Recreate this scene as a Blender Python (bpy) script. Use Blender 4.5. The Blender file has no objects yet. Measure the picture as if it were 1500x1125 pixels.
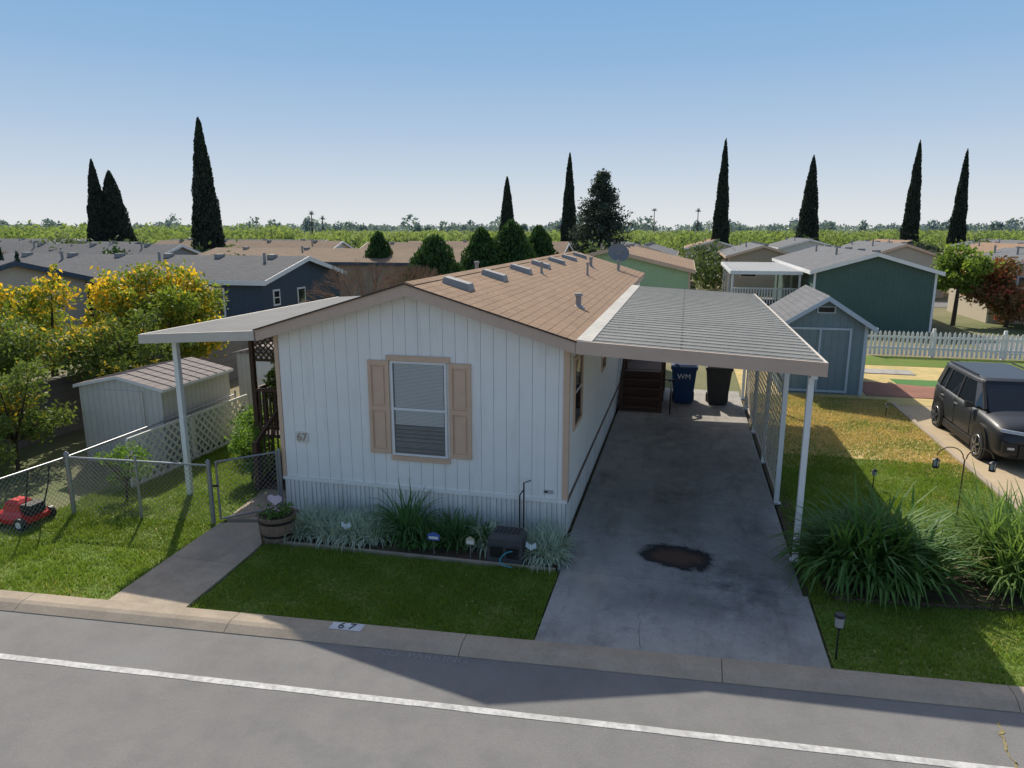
import bpy, math, random
import numpy as np
from mathutils import Vector, Matrix
random.seed(7); rng=np.random.default_rng(7)
S=bpy.context.scene
# ------------------------------------------------------------------ materials
MATS={}
def nodes(name):
    m=bpy.data.materials.new(name); m.use_nodes=True
    nt=m.node_tree; b=nt.nodes['Principled BSDF']
    return m,nt,b
def N(nt,t,**k):
    n=nt.nodes.new(t)
    for a,v in k.items(): setattr(n,a,v)
    return n
def L(nt,a,b): nt.links.new(a,b)
def math_(nt,op,a,b=None):
    n=N(nt,'ShaderNodeMath',operation=op)
    for i,v in enumerate([a,b]):
        if v is None: continue
        if isinstance(v,(int,float)): n.inputs[i].default_value=v
        else: L(nt,v,n.inputs[i])
    return n.outputs[0]
def mixc(nt,f,a,b,mode='MIX'):
    n=N(nt,'ShaderNodeMix',data_type='RGBA',blend_type=mode)
    for s,v in ((n.inputs[0],f),(n.inputs[6],a),(n.inputs[7],b)):
        if isinstance(v,(int,float)): s.default_value=v
        elif isinstance(v,tuple): s.default_value=(*v[:3],1)
        else: L(nt,v,s)
    return n.outputs[2]
def noise(nt,vec,scale,detail=4,rough=.6):
    n=N(nt,'ShaderNodeTexNoise'); n.inputs['Scale'].default_value=scale
    n.inputs['Detail'].default_value=detail; n.inputs['Roughness'].default_value=rough
    L(nt,vec,n.inputs['Vector']); return n
def ramp(nt,f,a,b):
    n=N(nt,'ShaderNodeMapRange'); n.inputs[1].default_value=a; n.inputs[2].default_value=b
    L(nt,f,n.inputs[0]); return n.outputs[0]
def mat(name,c1,c2=None,scale=6,rough=.7,bump=0,big=.8,metal=0,stripes=None,spec=.35,dirt=.0):
    if name in MATS: return MATS[name]
    m,nt,b=nodes(name)
    if c2 is None: c2=tuple(v*.82 for v in c1)
    g=N(nt,'ShaderNodeNewGeometry'); p=g.outputs['Position']
    n1=noise(nt,p,scale,6); n2=noise(nt,p,big,3)
    f=math_(nt,'ADD',math_(nt,'MULTIPLY',n1.outputs[0],.55),math_(nt,'MULTIPLY',n2.outputs[0],.45))
    f=ramp(nt,f,.36,.64)
    c=mixc(nt,f,c1,c2); h=n1.outputs[0]
    if stripes:
        ax,per,w,dk=stripes
        sp=N(nt,'ShaderNodeSeparateXYZ'); L(nt,p,sp.inputs[0])
        if ax=='xy': v=math_(nt,'ADD',sp.outputs[0],sp.outputs[1])
        else: v=sp.outputs['xyz'.index(ax)]
        fr=math_(nt,'FRACT',math_(nt,'DIVIDE',math_(nt,'ADD',v,500.0),per))
        s=math_(nt,'LESS_THAN',fr,w)
        c=mixc(nt,math_(nt,'MULTIPLY',s,1-dk),c,(0.02,0.02,0.02))
        h=math_(nt,'SUBTRACT',h,math_(nt,'MULTIPLY',s,3.0))
    if dirt>0:
        sp=N(nt,'ShaderNodeSeparateXYZ'); L(nt,p,sp.inputs[0])
        z=ramp(nt,sp.outputs[2],.8,0.0)
        vm=N(nt,'ShaderNodeVectorMath',operation='MULTIPLY'); L(nt,p,vm.inputs[0]); vm.inputs[1].default_value=(6,6,.8)
        n3=noise(nt,vm.outputs[0],1,5)
        d=math_(nt,'MULTIPLY',math_(nt,'MULTIPLY',z,ramp(nt,n3.outputs[0],.35,.7)),dirt)
        c=mixc(nt,d,c,(.16,.13,.09))
        st=ramp(nt,n3.outputs[0],.52,.78); c=mixc(nt,math_(nt,'MULTIPLY',st,.22),c,(.36,.35,.32))
    L(nt,c,b.inputs['Base Color']); b.inputs['Roughness'].default_value=rough
    b.inputs['Metallic'].default_value=metal; b.inputs['Specular IOR Level'].default_value=spec
    if bump>0:
        bp=N(nt,'ShaderNodeBump'); bp.inputs['Strength'].default_value=bump; bp.inputs['Distance'].default_value=.02
        L(nt,h,bp.inputs['Height']); L(nt,bp.outputs[0],b.inputs['Normal'])
    MATS[name]=m; return m
def shingle(name,c1,c2,axis='y',w=.32,h=.145,mort=(.05,.04,.035),bias=-.1,ms=.007):
    if name in MATS: return MATS[name]
    m,nt,b=nodes(name)
    g=N(nt,'ShaderNodeNewGeometry'); sp=N(nt,'ShaderNodeSeparateXYZ'); L(nt,g.outputs['Position'],sp.inputs[0])
    cb=N(nt,'ShaderNodeCombineXYZ')
    if axis=='y': L(nt,sp.outputs[1],cb.inputs[0]); L(nt,sp.outputs[0],cb.inputs[1])
    else: L(nt,sp.outputs[0],cb.inputs[0]); L(nt,sp.outputs[1],cb.inputs[1])
    br=N(nt,'ShaderNodeTexBrick'); L(nt,cb.outputs[0],br.inputs['Vector'])
    br.inputs['Scale'].default_value=1; br.inputs['Brick Width'].default_value=w; br.inputs['Row Height'].default_value=h
    br.inputs['Mortar Size'].default_value=ms; br.inputs['Color1'].default_value=(*c1,1); br.inputs['Color2'].default_value=(*c2,1)
    br.inputs['Mortar'].default_value=(*mort,1); br.inputs['Bias'].default_value=bias; br.inputs['Mortar Smooth'].default_value=.4
    n1=noise(nt,g.outputs['Position'],30,4); n2=noise(nt,g.outputs['Position'],.9,4); n3=noise(nt,g.outputs['Position'],4,5)
    c=mixc(nt,ramp(nt,n1.outputs[0],.3,.75),br.outputs[0],tuple(v*.6 for v in c1))
    c=mixc(nt,math_(nt,'MULTIPLY',ramp(nt,n2.outputs[0],.4,.75),.45),c,tuple(v*1.25 for v in c2))
    c=mixc(nt,math_(nt,'MULTIPLY',ramp(nt,n3.outputs[0],.5,.75),.35),c,tuple(v*.55 for v in c2))
    if ms>.01: c=mixc(nt,math_(nt,'MULTIPLY',br.outputs[1],.75),c,mort)
    L(nt,c,b.inputs['Base Color']); b.inputs['Roughness'].default_value=.9; b.inputs['Specular IOR Level'].default_value=.15
    bp=N(nt,'ShaderNodeBump'); bp.inputs['Strength'].default_value=.5; bp.inputs['Distance'].default_value=.01
    L(nt,math_(nt,'SUBTRACT',n1.outputs[0],math_(nt,'MULTIPLY',br.outputs[1],2)),bp.inputs['Height']); L(nt,bp.outputs[0],b.inputs['Normal'])
    MATS[name]=m; return m
def leafmat(name,c1=(0,0,0),c2=(0,0,0),c3=None,trans=.35,frac=.8,spec=.3):
    if name in MATS: return MATS[name]
    m,nt,b=nodes(name)
    g=N(nt,'ShaderNodeNewGeometry'); n1=noise(nt,g.outputs['Position'],.9,3)
    f=math_(nt,'ADD',math_(nt,'MULTIPLY',g.outputs['Random Per Island'],.6),math_(nt,'MULTIPLY',ramp(nt,n1.outputs[0],.35,.65),.4))
    c=mixc(nt,f,c1,c2)
    if c3: 
        n2=noise(nt,g.outputs['Position'],.55,2)
        q=math_(nt,'ADD',math_(nt,'MULTIPLY',g.outputs['Random Per Island'],.5),math_(nt,'MULTIPLY',ramp(nt,n2.outputs[0],.3,.7),.5))
        c=mixc(nt,math_(nt,'GREATER_THAN',q,frac),c,c3)
    L(nt,c,b.inputs['Base Color']); b.inputs['Roughness'].default_value=.6; b.inputs['Specular IOR Level'].default_value=spec
    t=N(nt,'ShaderNodeBsdfTranslucent'); L(nt,mixc(nt,1.0,c,(1.0,1.0,.6),'MULTIPLY'),t.inputs[0])
    mx=N(nt,'ShaderNodeMixShader'); mx.inputs[0].default_value=trans
    L(nt,b.outputs[0],mx.inputs[1]); L(nt,t.outputs[0],mx.inputs[2])
    L(nt,mx.outputs[0],nt.nodes['Material Output'].inputs[0])
    MATS[name]=m; return m
def glassmat(name,tint=(.02,.025,.03),rough=.04):
    return mat(name,tint,tint,rough=rough,spec=.8)
def clearglass():
    if 'clear_glass' in MATS: return MATS['clear_glass']
    m,nt,b=nodes('clear_glass'); nt.nodes.remove(b)
    tr=N(nt,'ShaderNodeBsdfTransparent'); tr.inputs[0].default_value=(.9,.93,.93,1)
    gl=N(nt,'ShaderNodeBsdfGlossy'); gl.inputs['Roughness'].default_value=.03
    fr=N(nt,'ShaderNodeFresnel'); fr.inputs[0].default_value=1.45
    mx=N(nt,'ShaderNodeMixShader'); L(nt,fr.outputs[0],mx.inputs[0]); L(nt,tr.outputs[0],mx.inputs[1]); L(nt,gl.outputs[0],mx.inputs[2])
    L(nt,mx.outputs[0],nt.nodes['Material Output'].inputs[0]); MATS['clear_glass']=m; return m
def groundmat(name,c1,c2,c3,stains=(),scale=.35,fine=14,rough=.92,bump=.3,thr=(.42,.62),extra=None):
    m,nt,b=nodes(name)
    g=N(nt,'ShaderNodeNewGeometry'); p=g.outputs['Position']
    n1=noise(nt,p,scale,6,.65); n2=noise(nt,p,fine,5,.7); n3=noise(nt,p,scale*5,4)
    c=mixc(nt,ramp(nt,n1.outputs[0],*thr),c1,c2)
    c=mixc(nt,math_(nt,'MULTIPLY',ramp(nt,n3.outputs[0],.45,.7),.6),c,c3)
    c=mixc(nt,math_(nt,'MULTIPLY',ramp(nt,n2.outputs[0],.4,.75),.35),c,tuple(v*.5 for v in c1))
    if extra: # blotchy grime and long streaks
        vm=N(nt,'ShaderNodeVectorMath',operation='MULTIPLY'); L(nt,p,vm.inputs[0]); vm.inputs[1].default_value=(2.2,.5,1)
        n4=noise(nt,vm.outputs[0],1.1,8,.72); n5=noise(nt,p,2.6,8,.75)
        c=mixc(nt,math_(nt,'MULTIPLY',ramp(nt,n4.outputs[0],.5,.68),extra),c,(.14,.125,.105))
        c=mixc(nt,math_(nt,'MULTIPLY',ramp(nt,n5.outputs[0],.54,.66),extra*.7),c,(.10,.095,.09))
    if stains:
        nn=noise(nt,p,3.2,6,.7)
        sb=N(nt,'ShaderNodeVectorMath',operation='SUBTRACT'); L(nt,nn.outputs[1],sb.inputs[0]); sb.inputs[1].default_value=(.5,.5,.5)
        sc=N(nt,'ShaderNodeVectorMath',operation='SCALE'); L(nt,sb.outputs[0],sc.inputs[0]); sc.inputs['Scale'].default_value=.5
        ad=N(nt,'ShaderNodeVectorMath',operation='ADD'); L(nt,p,ad.inputs[0]); L(nt,sc.outputs[0],ad.inputs[1])
        for (x,y,rx,ry,st,col,soft) in stains:
            a=N(nt,'ShaderNodeVectorMath',operation='SUBTRACT'); L(nt,ad.outputs[0],a.inputs[0]); a.inputs[1].default_value=(x,y,0)
            q=N(nt,'ShaderNodeVectorMath',operation='MULTIPLY'); L(nt,a.outputs[0],q.inputs[0]); q.inputs[1].default_value=(1/rx,1/ry,0)
            l=N(nt,'ShaderNodeVectorMath',operation='LENGTH'); L(nt,q.outputs[0],l.inputs[0])
            f=math_(nt,'MULTIPLY',ramp(nt,l.outputs['Value'],1.0,1.0-soft),st)
            if soft>.6: f=math_(nt,'MULTIPLY',f,ramp(nt,n3.outputs[0],.3,.6))
            c=mixc(nt,f,c,col)
    L(nt,c,b.inputs['Base Color']); b.inputs['Roughness'].default_value=rough; b.inputs['Specular IOR Level'].default_value=.2
    bp=N(nt,'ShaderNodeBump'); bp.inputs['Strength'].default_value=bump; bp.inputs['Distance'].default_value=.01
    L(nt,n2.outputs[0],bp.inputs['Height']); L(nt,bp.outputs[0],b.inputs['Normal'])
    MATS[name]=m; return m
# ------------------------------------------------------------------ mesh building
COL=S.collection
class B:
    def __init__(s): s.v=[]; s.f=[]; s.m=[]; s.mats=[]; s.sm=[]
    def mi(s,m):
        if m not in s.mats: s.mats.append(m)
        return s.mats.index(m)
    def add(s,vs,fs,m,smooth=False):
        o=len(s.v); s.v+= [tuple(v) for v in vs]
        k=s.mi(m)
        for f in fs: s.f.append([o+i for i in f]); s.m.append(k); s.sm.append(smooth)
    def box(s,x0,x1,y0,y1,z0,z1,m):
        s.add([(x0,y0,z0),(x1,y0,z0),(x1,y1,z0),(x0,y1,z0),(x0,y0,z1),(x1,y0,z1),(x1,y1,z1),(x0,y1,z1)],
              [(0,3,2,1),(4,5,6,7),(0,1,5,4),(1,2,6,5),(2,3,7,6),(3,0,4,7)],m)
    def prism(s,poly,d,m):
        n=len(poly); d=Vector(d); a=[Vector(p) for p in poly]; 
        s.add(a+[p+d for p in a],[tuple(range(n-1,-1,-1)),tuple(range(n,2*n))]+[(i,(i+1)%n,n+(i+1)%n,n+i) for i in range(n)],m)
    def beam(s,p0,p1,w,h,m,up=(0,0,1)):
        p0=Vector(p0);p1=Vector(p1); d=(p1-p0).normalized(); u=Vector(up)
        if abs(d.dot(u))>.99: u=Vector((0,1,0))
        r=d.cross(u).normalized(); u=r.cross(d)
        r=r*w/2; u=u*h/2
        s.add([p0-r-u,p0+r-u,p0+r+u,p0-r+u,p1-r-u,p1+r-u,p1+r+u,p1-r+u],[(0,3,2,1),(4,5,6,7),(0,1,5,4),(1,2,6,5),(2,3,7,6),(3,0,4,7)],m)
    def cyl(s,p0,p1,r0,r1,m,n=10,smooth=True,caps=True):
        p0=Vector(p0);p1=Vector(p1); d=(p1-p0).normalized(); u=Vector((0,0,1)) if abs(d.z)<.9 else Vector((1,0,0))
        a=d.cross(u).normalized(); b=d.cross(a)
        vs=[]
        for p,r in ((p0,r0),(p1,r1)):
            for i in range(n):
                t=2*math.pi*i/n; vs.append(p+a*math.cos(t)*r+b*math.sin(t)*r)
        s.add(vs,[(i,(i+1)%n,n+(i+1)%n,n+i) for i in range(n)],m,smooth)
        if caps: s.add(vs,[tuple(range(n)),tuple(range(2*n-1,n-1,-1))],m)
    def path(s,pts,r,m,n=6):
        for a,b in zip(pts[:-1],pts[1:]): s.cyl(a,b,r,r,m,n)
    def torus(s,c,axis,R,r,m,n=20,k=6):
        c=Vector(c); ax=Vector(axis).normalized(); u=Vector((0,0,1)) if abs(ax.z)<.9 else Vector((1,0,0))
        a=ax.cross(u).normalized(); b=ax.cross(a); vs=[]
        for i in range(n):
            t=2*math.pi*i/n; e=a*math.cos(t)+b*math.sin(t)
            for j in range(k):
                q=2*math.pi*j/k; vs.append(c+e*(R+r*math.cos(q))+ax*r*math.sin(q))
        s.add(vs,[(i*k+j,i*k+(j+1)%k,((i+1)%n)*k+(j+1)%k,((i+1)%n)*k+j) for i in range(n) for j in range(k)],m,True)
    def loft(s,rings,m,smooth=True,cap=True):
        n=len(rings[0]); vs=[v for r in rings for v in r]
        s.add(vs,[(i*n+j,i*n+(j+1)%n,(i+1)*n+(j+1)%n,(i+1)*n+j) for i in range(len(rings)-1) for j in range(n)],m,smooth)
        if cap: s.add(list(rings[0])+list(rings[-1]),[tuple(range(n-1,-1,-1)),tuple(range(n,2*n))],m)
    def out(s,name,parent=None,bevel=0,sub=0):
        A=np.array(s.v,dtype=float); lo=A.min(0); hi=A.max(0); c=Vector(((lo[0]+hi[0])/2,(lo[1]+hi[1])/2,lo[2]))
        me=bpy.data.meshes.new(name); me.from_pydata([(v[0]-c.x,v[1]-c.y,v[2]-c.z) for v in s.v],[],s.f)
        for m in s.mats: me.materials.append(m)
        me.polygons.foreach_set('material_index',s.m); me.polygons.foreach_set('use_smooth',s.sm)
        me.update()
        o=bpy.data.objects.new(name,me); COL.objects.link(o); o.location=c
        if bevel: 
            md=o.modifiers.new('bevel','BEVEL'); md.width=bevel; md.segments=2; md.limit_method='ANGLE'
        if sub:
            md=o.modifiers.new('sub','SUBSURF'); md.levels=sub; md.render_levels=sub
        if parent: o.parent=parent; o.matrix_parent_inverse=Matrix.Translation(-Vector(parent.location))
        return o
def empty(name,loc):
    e=bpy.data.objects.new(name,None); COL.objects.link(e); e.location=loc; e.empty_display_size=.3; return e
def quads(name,V,m,parent=None,k=4):
    n=V.shape[0]; c=V.reshape(-1,3).mean(0); c[2]=V[:,:,2].min()
    me=bpy.data.meshes.new(name); me.vertices.add(n*k); me.vertices.foreach_set('co',(V.reshape(-1,3)-c).ravel())
    me.loops.add(n*k); me.loops.foreach_set('vertex_index',np.arange(n*k)); me.polygons.add(n)
    me.polygons.foreach_set('loop_start',np.arange(0,n*k,k)); me.polygons.foreach_set('loop_total',np.full(n,k))
    me.materials.append(m); me.update(calc_edges=True); me.validate()
    o=bpy.data.objects.new(name,me); COL.objects.link(o); o.location=c
    if parent: o.parent=parent; o.matrix_parent_inverse=Matrix.Translation(-Vector(parent.location))
    return o
def unit(n):
    a=rng.normal(size=(n,3)); return a/np.linalg.norm(a,axis=1,keepdims=True)
def leafquads(P,size,ratio=.55,upb=0):
    n=len(P); a=unit(n); a[:,2]+=upb; a/=np.linalg.norm(a,axis=1,keepdims=True)
    b=np.cross(a,unit(n)); b/=np.linalg.norm(b,axis=1,keepdims=True)
    s=size*rng.uniform(.6,1.3,(n,1)); a=a*s; b=b*s*ratio
    return np.stack([P-a,P+b*.9-a*.1,P+a,P-b*.9-a*.1],1)
def blobpts(blobs,n,shell=.55):
    w=np.array([b[1][0]*b[1][1]*b[1][2] for b in blobs])**.7; w/=w.sum()
    k=rng.choice(len(blobs),n,p=w); C=np.array([b[0] for b in blobs])[k]; R=np.array([b[1] for b in blobs])[k]
    r=rng.uniform(shell**3,1,(n,1))**(1/3)
    return C+unit(n)*R*r*(1+.16*rng.normal(size=(n,1)))
BARK=mat('bark',(.10,.075,.055),(.05,.04,.03),scale=12,rough=.95,bump=.5)
def tree(name,x,y,h,w,z0,nleaf,size,lm,nb=14,trunk=.12,blobr=.3):
    e=empty(name,(x,y,0)); b=B(); bl=[]
    cz=(h+z0)/2; rz=(h-z0)/2
    for i in range(nb):
        d=unit(1)[0]*rng.uniform(.35,.88); r=blobr*rng.uniform(.5,1.25)
        c=np.array([x+d[0]*w/2,y+d[1]*w/2,cz+d[2]*rz])
        bl.append((c,(w*r,w*r,w*r*.8)))
    b.cyl((x,y,-.05),(x+.05,y,z0+.3*rz),trunk,trunk*.7,BARK,8)
    for c,r in bl: b.cyl((x+.05,y,z0+.2*rz),tuple(c),trunk*.5,.015,BARK,5)
    b.out('trunk',e)
    P=blobpts(bl,nleaf)
    # a few sprays that stick out of the crown
    if nleaf>4000:
        SP=[]
        for i in range(36):
            c,r=bl[rng.integers(len(bl))]; d=unit(1)[0]; d[2]=abs(d[2])*.8+.1; t=np.linspace(.7,1.75,26)[:,None]
            SP.append(c+d*np.array(r)*t+rng.normal(size=(26,3))*.06)
        P=np.concatenate([P]+SP)
    P=P[P[:,2]>.1]
    quads('foliage',leafquads(P,size),lm,e); return e
def conetree(name,x,y,h,w,n,size,lm,z0=.2,power=.8,belly=.25,lump_=1.0,up=1.3):
    e=empty(name,(x,y,0)); b=B()
    def rad(t): return np.where(t<belly,.75+.25*t/belly,np.clip((1-t)/(1-belly),0,1)**power)*w/2
    b.cyl((x,y,-.05),(x,y,h*.9),w*.08,.03,BARK,7)
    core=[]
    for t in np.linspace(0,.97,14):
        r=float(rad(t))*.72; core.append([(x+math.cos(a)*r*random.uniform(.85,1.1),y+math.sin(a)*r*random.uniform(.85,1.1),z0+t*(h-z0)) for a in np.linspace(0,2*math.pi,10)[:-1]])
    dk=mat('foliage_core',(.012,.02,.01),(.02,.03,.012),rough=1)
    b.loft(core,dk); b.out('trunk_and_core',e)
    t=1-rng.uniform(0,1,n)**.62; t=np.clip(t,0,1); a=rng.uniform(0,2*math.pi,n)
    ph=rng.uniform(0,6,2)
    lump=1+lump_*(.13*np.sin(a*3+t*25+ph[0])+.10*np.sin(a*5-t*41+ph[1]))
    r=rad(t)*rng.uniform(.72,1.04,n)*lump
    P=np.stack([x+np.cos(a)*r,y+np.sin(a)*r,z0+t*(h-z0)],1)
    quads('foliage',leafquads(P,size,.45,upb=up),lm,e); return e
def tuftblades(cx,cy,z0,n,length,width,spread=1.0,droop=1.0,base=.1,seg=4):
    a=rng.uniform(0,2*math.pi,n); L_=length*rng.uniform(.55,1.1,n); th=rng.uniform(.0,1,n)**.8*spread
    br=base*np.sqrt(rng.uniform(0,1,n)); ba=a+rng.normal(0,.7,n)
    P=np.stack([cx+np.cos(ba)*br,cy+np.sin(ba)*br,np.full(n,z0)],1); out=[]
    d=np.stack([np.cos(a),np.sin(a)],1); side=np.stack([-np.sin(a),np.cos(a),np.zeros(n)],1)
    ang=.12+th*.7; pts=[P]; 
    for i in range(seg):
        step=L_/seg; q=P.copy(); q[:,0]+=d[:,0]*np.sin(ang)*step; q[:,1]+=d[:,1]*np.sin(ang)*step; q[:,2]+=np.cos(ang)*step
        q[:,2]=np.maximum(q[:,2],z0+.01); P=q; pts.append(P); ang=ang+droop*(.15+.5*th)*(i+1)*.5
    W=[1,1,.9,.62,.12]
    for i in range(seg):
        w0=width/2*W[i]; w1=width/2*W[i+1]
        out.append(np.stack([pts[i]-side*w0,pts[i]+side*w0,pts[i+1]+side*w1,pts[i+1]-side*w1],1))
    return np.concatenate(out)
def text(body,size,loc,rot,m,name,parent=None,ext=.002):
    cu=bpy.data.curves.new(name,'FONT'); cu.body=body; cu.size=size; cu.extrude=ext; cu.align_x='CENTER'; cu.align_y='CENTER'
    o=bpy.data.objects.new(name,cu); COL.objects.link(o)
    dg=bpy.context.evaluated_depsgraph_get(); me=bpy.data.meshes.new_from_object(o.evaluated_get(dg)); bpy.data.objects.remove(o)
    me.materials.clear(); me.materials.append(m); o=bpy.data.objects.new(name,me); COL.objects.link(o); o.location=loc; o.rotation_euler=rot
    if parent: o.parent=parent; o.matrix_parent_inverse=Matrix.Translation(-Vector(parent.location))
    return o
# ------------------------------------------------------------------ palette
WHITE=mat('white_siding_paint',(.88,.87,.83),(.83,.82,.785),scale=3,rough=.55,dirt=.15,bump=.05)
SKIRT=mat('skirting_paint',(.85,.84,.80),(.76,.75,.72),scale=4,rough=.6,dirt=.4)
SKIRT2=mat('skirting_groove_paint',(.50,.49,.46),rough=.7)
TAN=mat('tan_trim_paint',(.70,.49,.35),(.62,.43,.305),rough=.55)
FASC=mat('fascia_paint',(.60,.45,.35),(.53,.395,.31),rough=.5)
CREAM=mat('cream_fascia',(.64,.58,.50),(.56,.50,.43),rough=.5)
ROOFB=shingle('brown_shingles',(.37,.25,.165),(.29,.19,.125))
ROOFBX=shingle('brown_shingles_x',(.27,.195,.135),(.21,.15,.105),axis='x')
ROOFG=shingle('grey_roof_panel',(.29,.295,.28),(.25,.255,.245),w=40.0,h=.16,axis='x',mort=(.10,.105,.105),ms=.022)
ROOFGY=shingle('grey_shingles_y',(.20,.205,.215),(.155,.16,.17))
ROOFGX=shingle('grey_shingles_x',(.14,.145,.155),(.10,.105,.115),axis='x')
ROOFLT=mat('light_metal_roof',(.24,.24,.235),(.19,.19,.185),rough=.9,spec=.1,stripes=('y',.16,.14,.45))
PORTR=mat('carport_sheet_roof',(.36,.37,.375),(.30,.31,.315),rough=.8,spec=.15,stripes=('x',.3,.08,.5))
VENT=mat('vent_metal',(.34,.33,.31),(.27,.26,.25),rough=.6)
WPOST=mat('white_post_paint',(.82,.82,.81),(.74,.74,.73),rough=.4)
BROWN=mat('brown_stained_wood',(.10,.053,.036),(.065,.036,.026),rough=.7,scale=10)
STEEL=mat('galvanised_steel',(.35,.36,.37),(.28,.29,.30),rough=.4,metal=.6)
BLACK=mat('black_plastic',(.012,.012,.013),(.02,.02,.02),rough=.45)
DGLASS=glassmat('dark_window_glass')
TRIMW=mat('white_trim',(.80,.80,.79),(.72,.72,.71),rough=.5)
# ------------------------------------------------------------------ ground, road, kerb
gm=groundmat('ground_soil_and_dry_grass',(.22,.19,.11),(.12,.16,.055),(.26,.22,.14),scale=.08,fine=5)
b=B(); R=6000
b.add([(-R,-R,0),(R,-R,0),(R,R,0),(-R,R,0)],[(0,1,2,3)],gm); b.out('ground')
kb=lambda x:7.40+.07*x
kf=lambda x:kb(x)-.335
asph=groundmat('asphalt',(.195,.19,.185),(.235,.228,.22),(.17,.166,.162),scale=.5,fine=60,bump=.5,thr=(.3,.7),stains=((-3,5.2,1.6,.35,.35,(.14,.14,.14),.8),(1.5,5.3,1.2,.3,.3,(.13,.13,.13),.8),(-6,6.0,.8,.5,.3,(.27,.27,.27),.8),(-1,5.0,2.5,.25,.3,(.26,.26,.255),.9)))
b=B(); X0,X1=-70,70
b.add([(X0,-8,.004),(X1,-8,.004),(X1,kf(X1)+.05,.004),(X0,kf(X0)+.05,.004)],[(0,1,2,3)],asph); b.out('asphalt_road')
linem=groundmat('worn_road_paint',(.62,.61,.59),(.48,.47,.45),(.26,.26,.255),scale=2.5,fine=20,thr=(.45,.6))
b=B()
yl=lambda x:6.19+.069*x
for i in range(140):
    x=-30+i*.5; j,j2=random.uniform(-.005,.005),random.uniform(-.004,.004)
    b.add([(x,yl(x)-.045+j,.008),(x+.5,yl(x+.5)-.045+j,.008),(x+.5,yl(x+.5)+.045+j2,.008),(x,yl(x)+.045+j2,.008)],[(0,1,2,3)],linem)
b.out('road_edge_line')
ck=mat('crack_dirt',(.10,.095,.085),(.07,.065,.06),rough=1); wk=mat('weedy_crack',(.34,.27,.10),(.20,.18,.10),scale=12,rough=1)
def crack(b,pts,w,m,z,jit=.03,n=9):
    P=[]
    for (xa,ya),(xb,yb_) in zip(pts[:-1],pts[1:]):
        for k in range(n): t=k/n; P.append((xa+(xb-xa)*t+random.gauss(0,jit),ya+(yb_-ya)*t+random.gauss(0,jit)))
    P.append(pts[-1])
    for p,q in zip(P[:-1],P[1:]):
        ww=w*random.uniform(.4,1.2); d=Vector((q[0]-p[0],q[1]-p[1],0)).normalized(); s=Vector((-d.y,d.x,0))*ww/2
        b.add([Vector((*p,z))-s,Vector((*q,z))-s,Vector((*q,z))+s,Vector((*p,z))+s],[(0,1,2,3)],m)
b=B(); crack(b,[(3.25,7.1),(3.12,6.7),(3.15,6.2),(2.95,5.6)],.028,wk,.0085,.015); b.out('road_cracks')
b=B(); crack(b,[(-.3,7.45),(-.35,8.1),(-.15,8.8),(-.6,9.1)],.005,ck,.0785,.015); crack(b,[(.6,12.3),(.9,13.5),(1.6,14.4)],.006,ck,.0785); crack(b,[(1.7,9.9),(.9,10.8),(.2,11.6),(-.2,12.1)],.005,ck,.0785); b.out('driveway_cracks')
conc_k=groundmat('kerb_concrete',(.44,.36,.27),(.34,.285,.22),(.48,.40,.31),scale=.7,fine=30)
b=B(); x=-40.0
while x<40:
    w=2.9; a,c=x+.004,x+w-.004
    pts=[]
    for xx in (a,c):
        f=kf(xx); pts+=[(xx,f,0.0),(xx,f,.014),(xx,f+.10,.07),(xx,f+.16,.088),(xx,f+.335,.09),(xx,f+.335,0)]
    n=6; b.add(pts,[(i,(i+1)%n,n+(i+1)%n,n+i) for i in range(n)]+[tuple(range(5,-1,-1)),tuple(range(6,12))],conc_k); x+=w
b.out('kerb')
b=B(); xs=-3.75
kp=mat('kerb_number_white_paint',(.66,.68,.70),(.4,.4,.4),scale=9,rough=.8)
b.add([(xs-.2,kf(xs-.2)+.17,.0925),(xs+.2,kf(xs+.2)+.17,.0925),(xs+.2,kf(xs+.2)+.325,.0935),(xs-.2,kf(xs-.2)+.325,.0935)],[(0,1,2,3)],kp)
e=empty('kerb_house_number',(xs,kf(xs),.09)); b.out('painted_panel',e)
text('6 7',.17,(xs,kf(xs)+.245,.097),(0,0,.07),mat('dark_number_paint',(.06,.07,.10),rough=.7),'digits',e)
text('NO  PARKING',.17,(-2.7,6.80,.0075),(0,0,.07),mat('faded_road_text',(.28,.28,.28),(.21,.21,.21),scale=12,rough=.9),'faded_road_lettering',ext=.0005)
dm=groundmat('driveway_concrete',(.40,.375,.345),(.29,.275,.26),(.45,.42,.375),scale=.55,fine=22,extra=.5,
  stains=((-.3,11.5,1.3,3.0,.4,(.20,.18,.155),.9),(.9,9.2,1.0,1.3,.85,(.085,.083,.085),.8),(.1,12.6,.7,1.5,.7,(.12,.105,.09),.9),(-.2,16.5,1.2,2.8,.7,(.12,.11,.10),.9),(-1.1,8.9,.5,.9,.5,(.50,.41,.32),.9),(.1,8.6,1.5,.5,.55,(.14,.135,.135),.9),(1.2,11.2,.5,1.2,.65,(.10,.10,.10),.9),(.1,10.9,.8,.9,.6,(.11,.10,.09),.9),(-1.0,10.6,.3,1.2,.5,(.13,.12,.10),.9),(.1,9.95,.66,.52,.55,(.10,.09,.09),.5),(.1,9.95,.56,.44,.95,(.03,.026,.025),.15),(.1,9.93,.42,.32,.8,(.14,.075,.05),.5)))  # real stains, made stronger so their colour also darkens the carport shade
b=B(); ys=[None,9.15,12.2,15.2,18.2,21.6]
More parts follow.
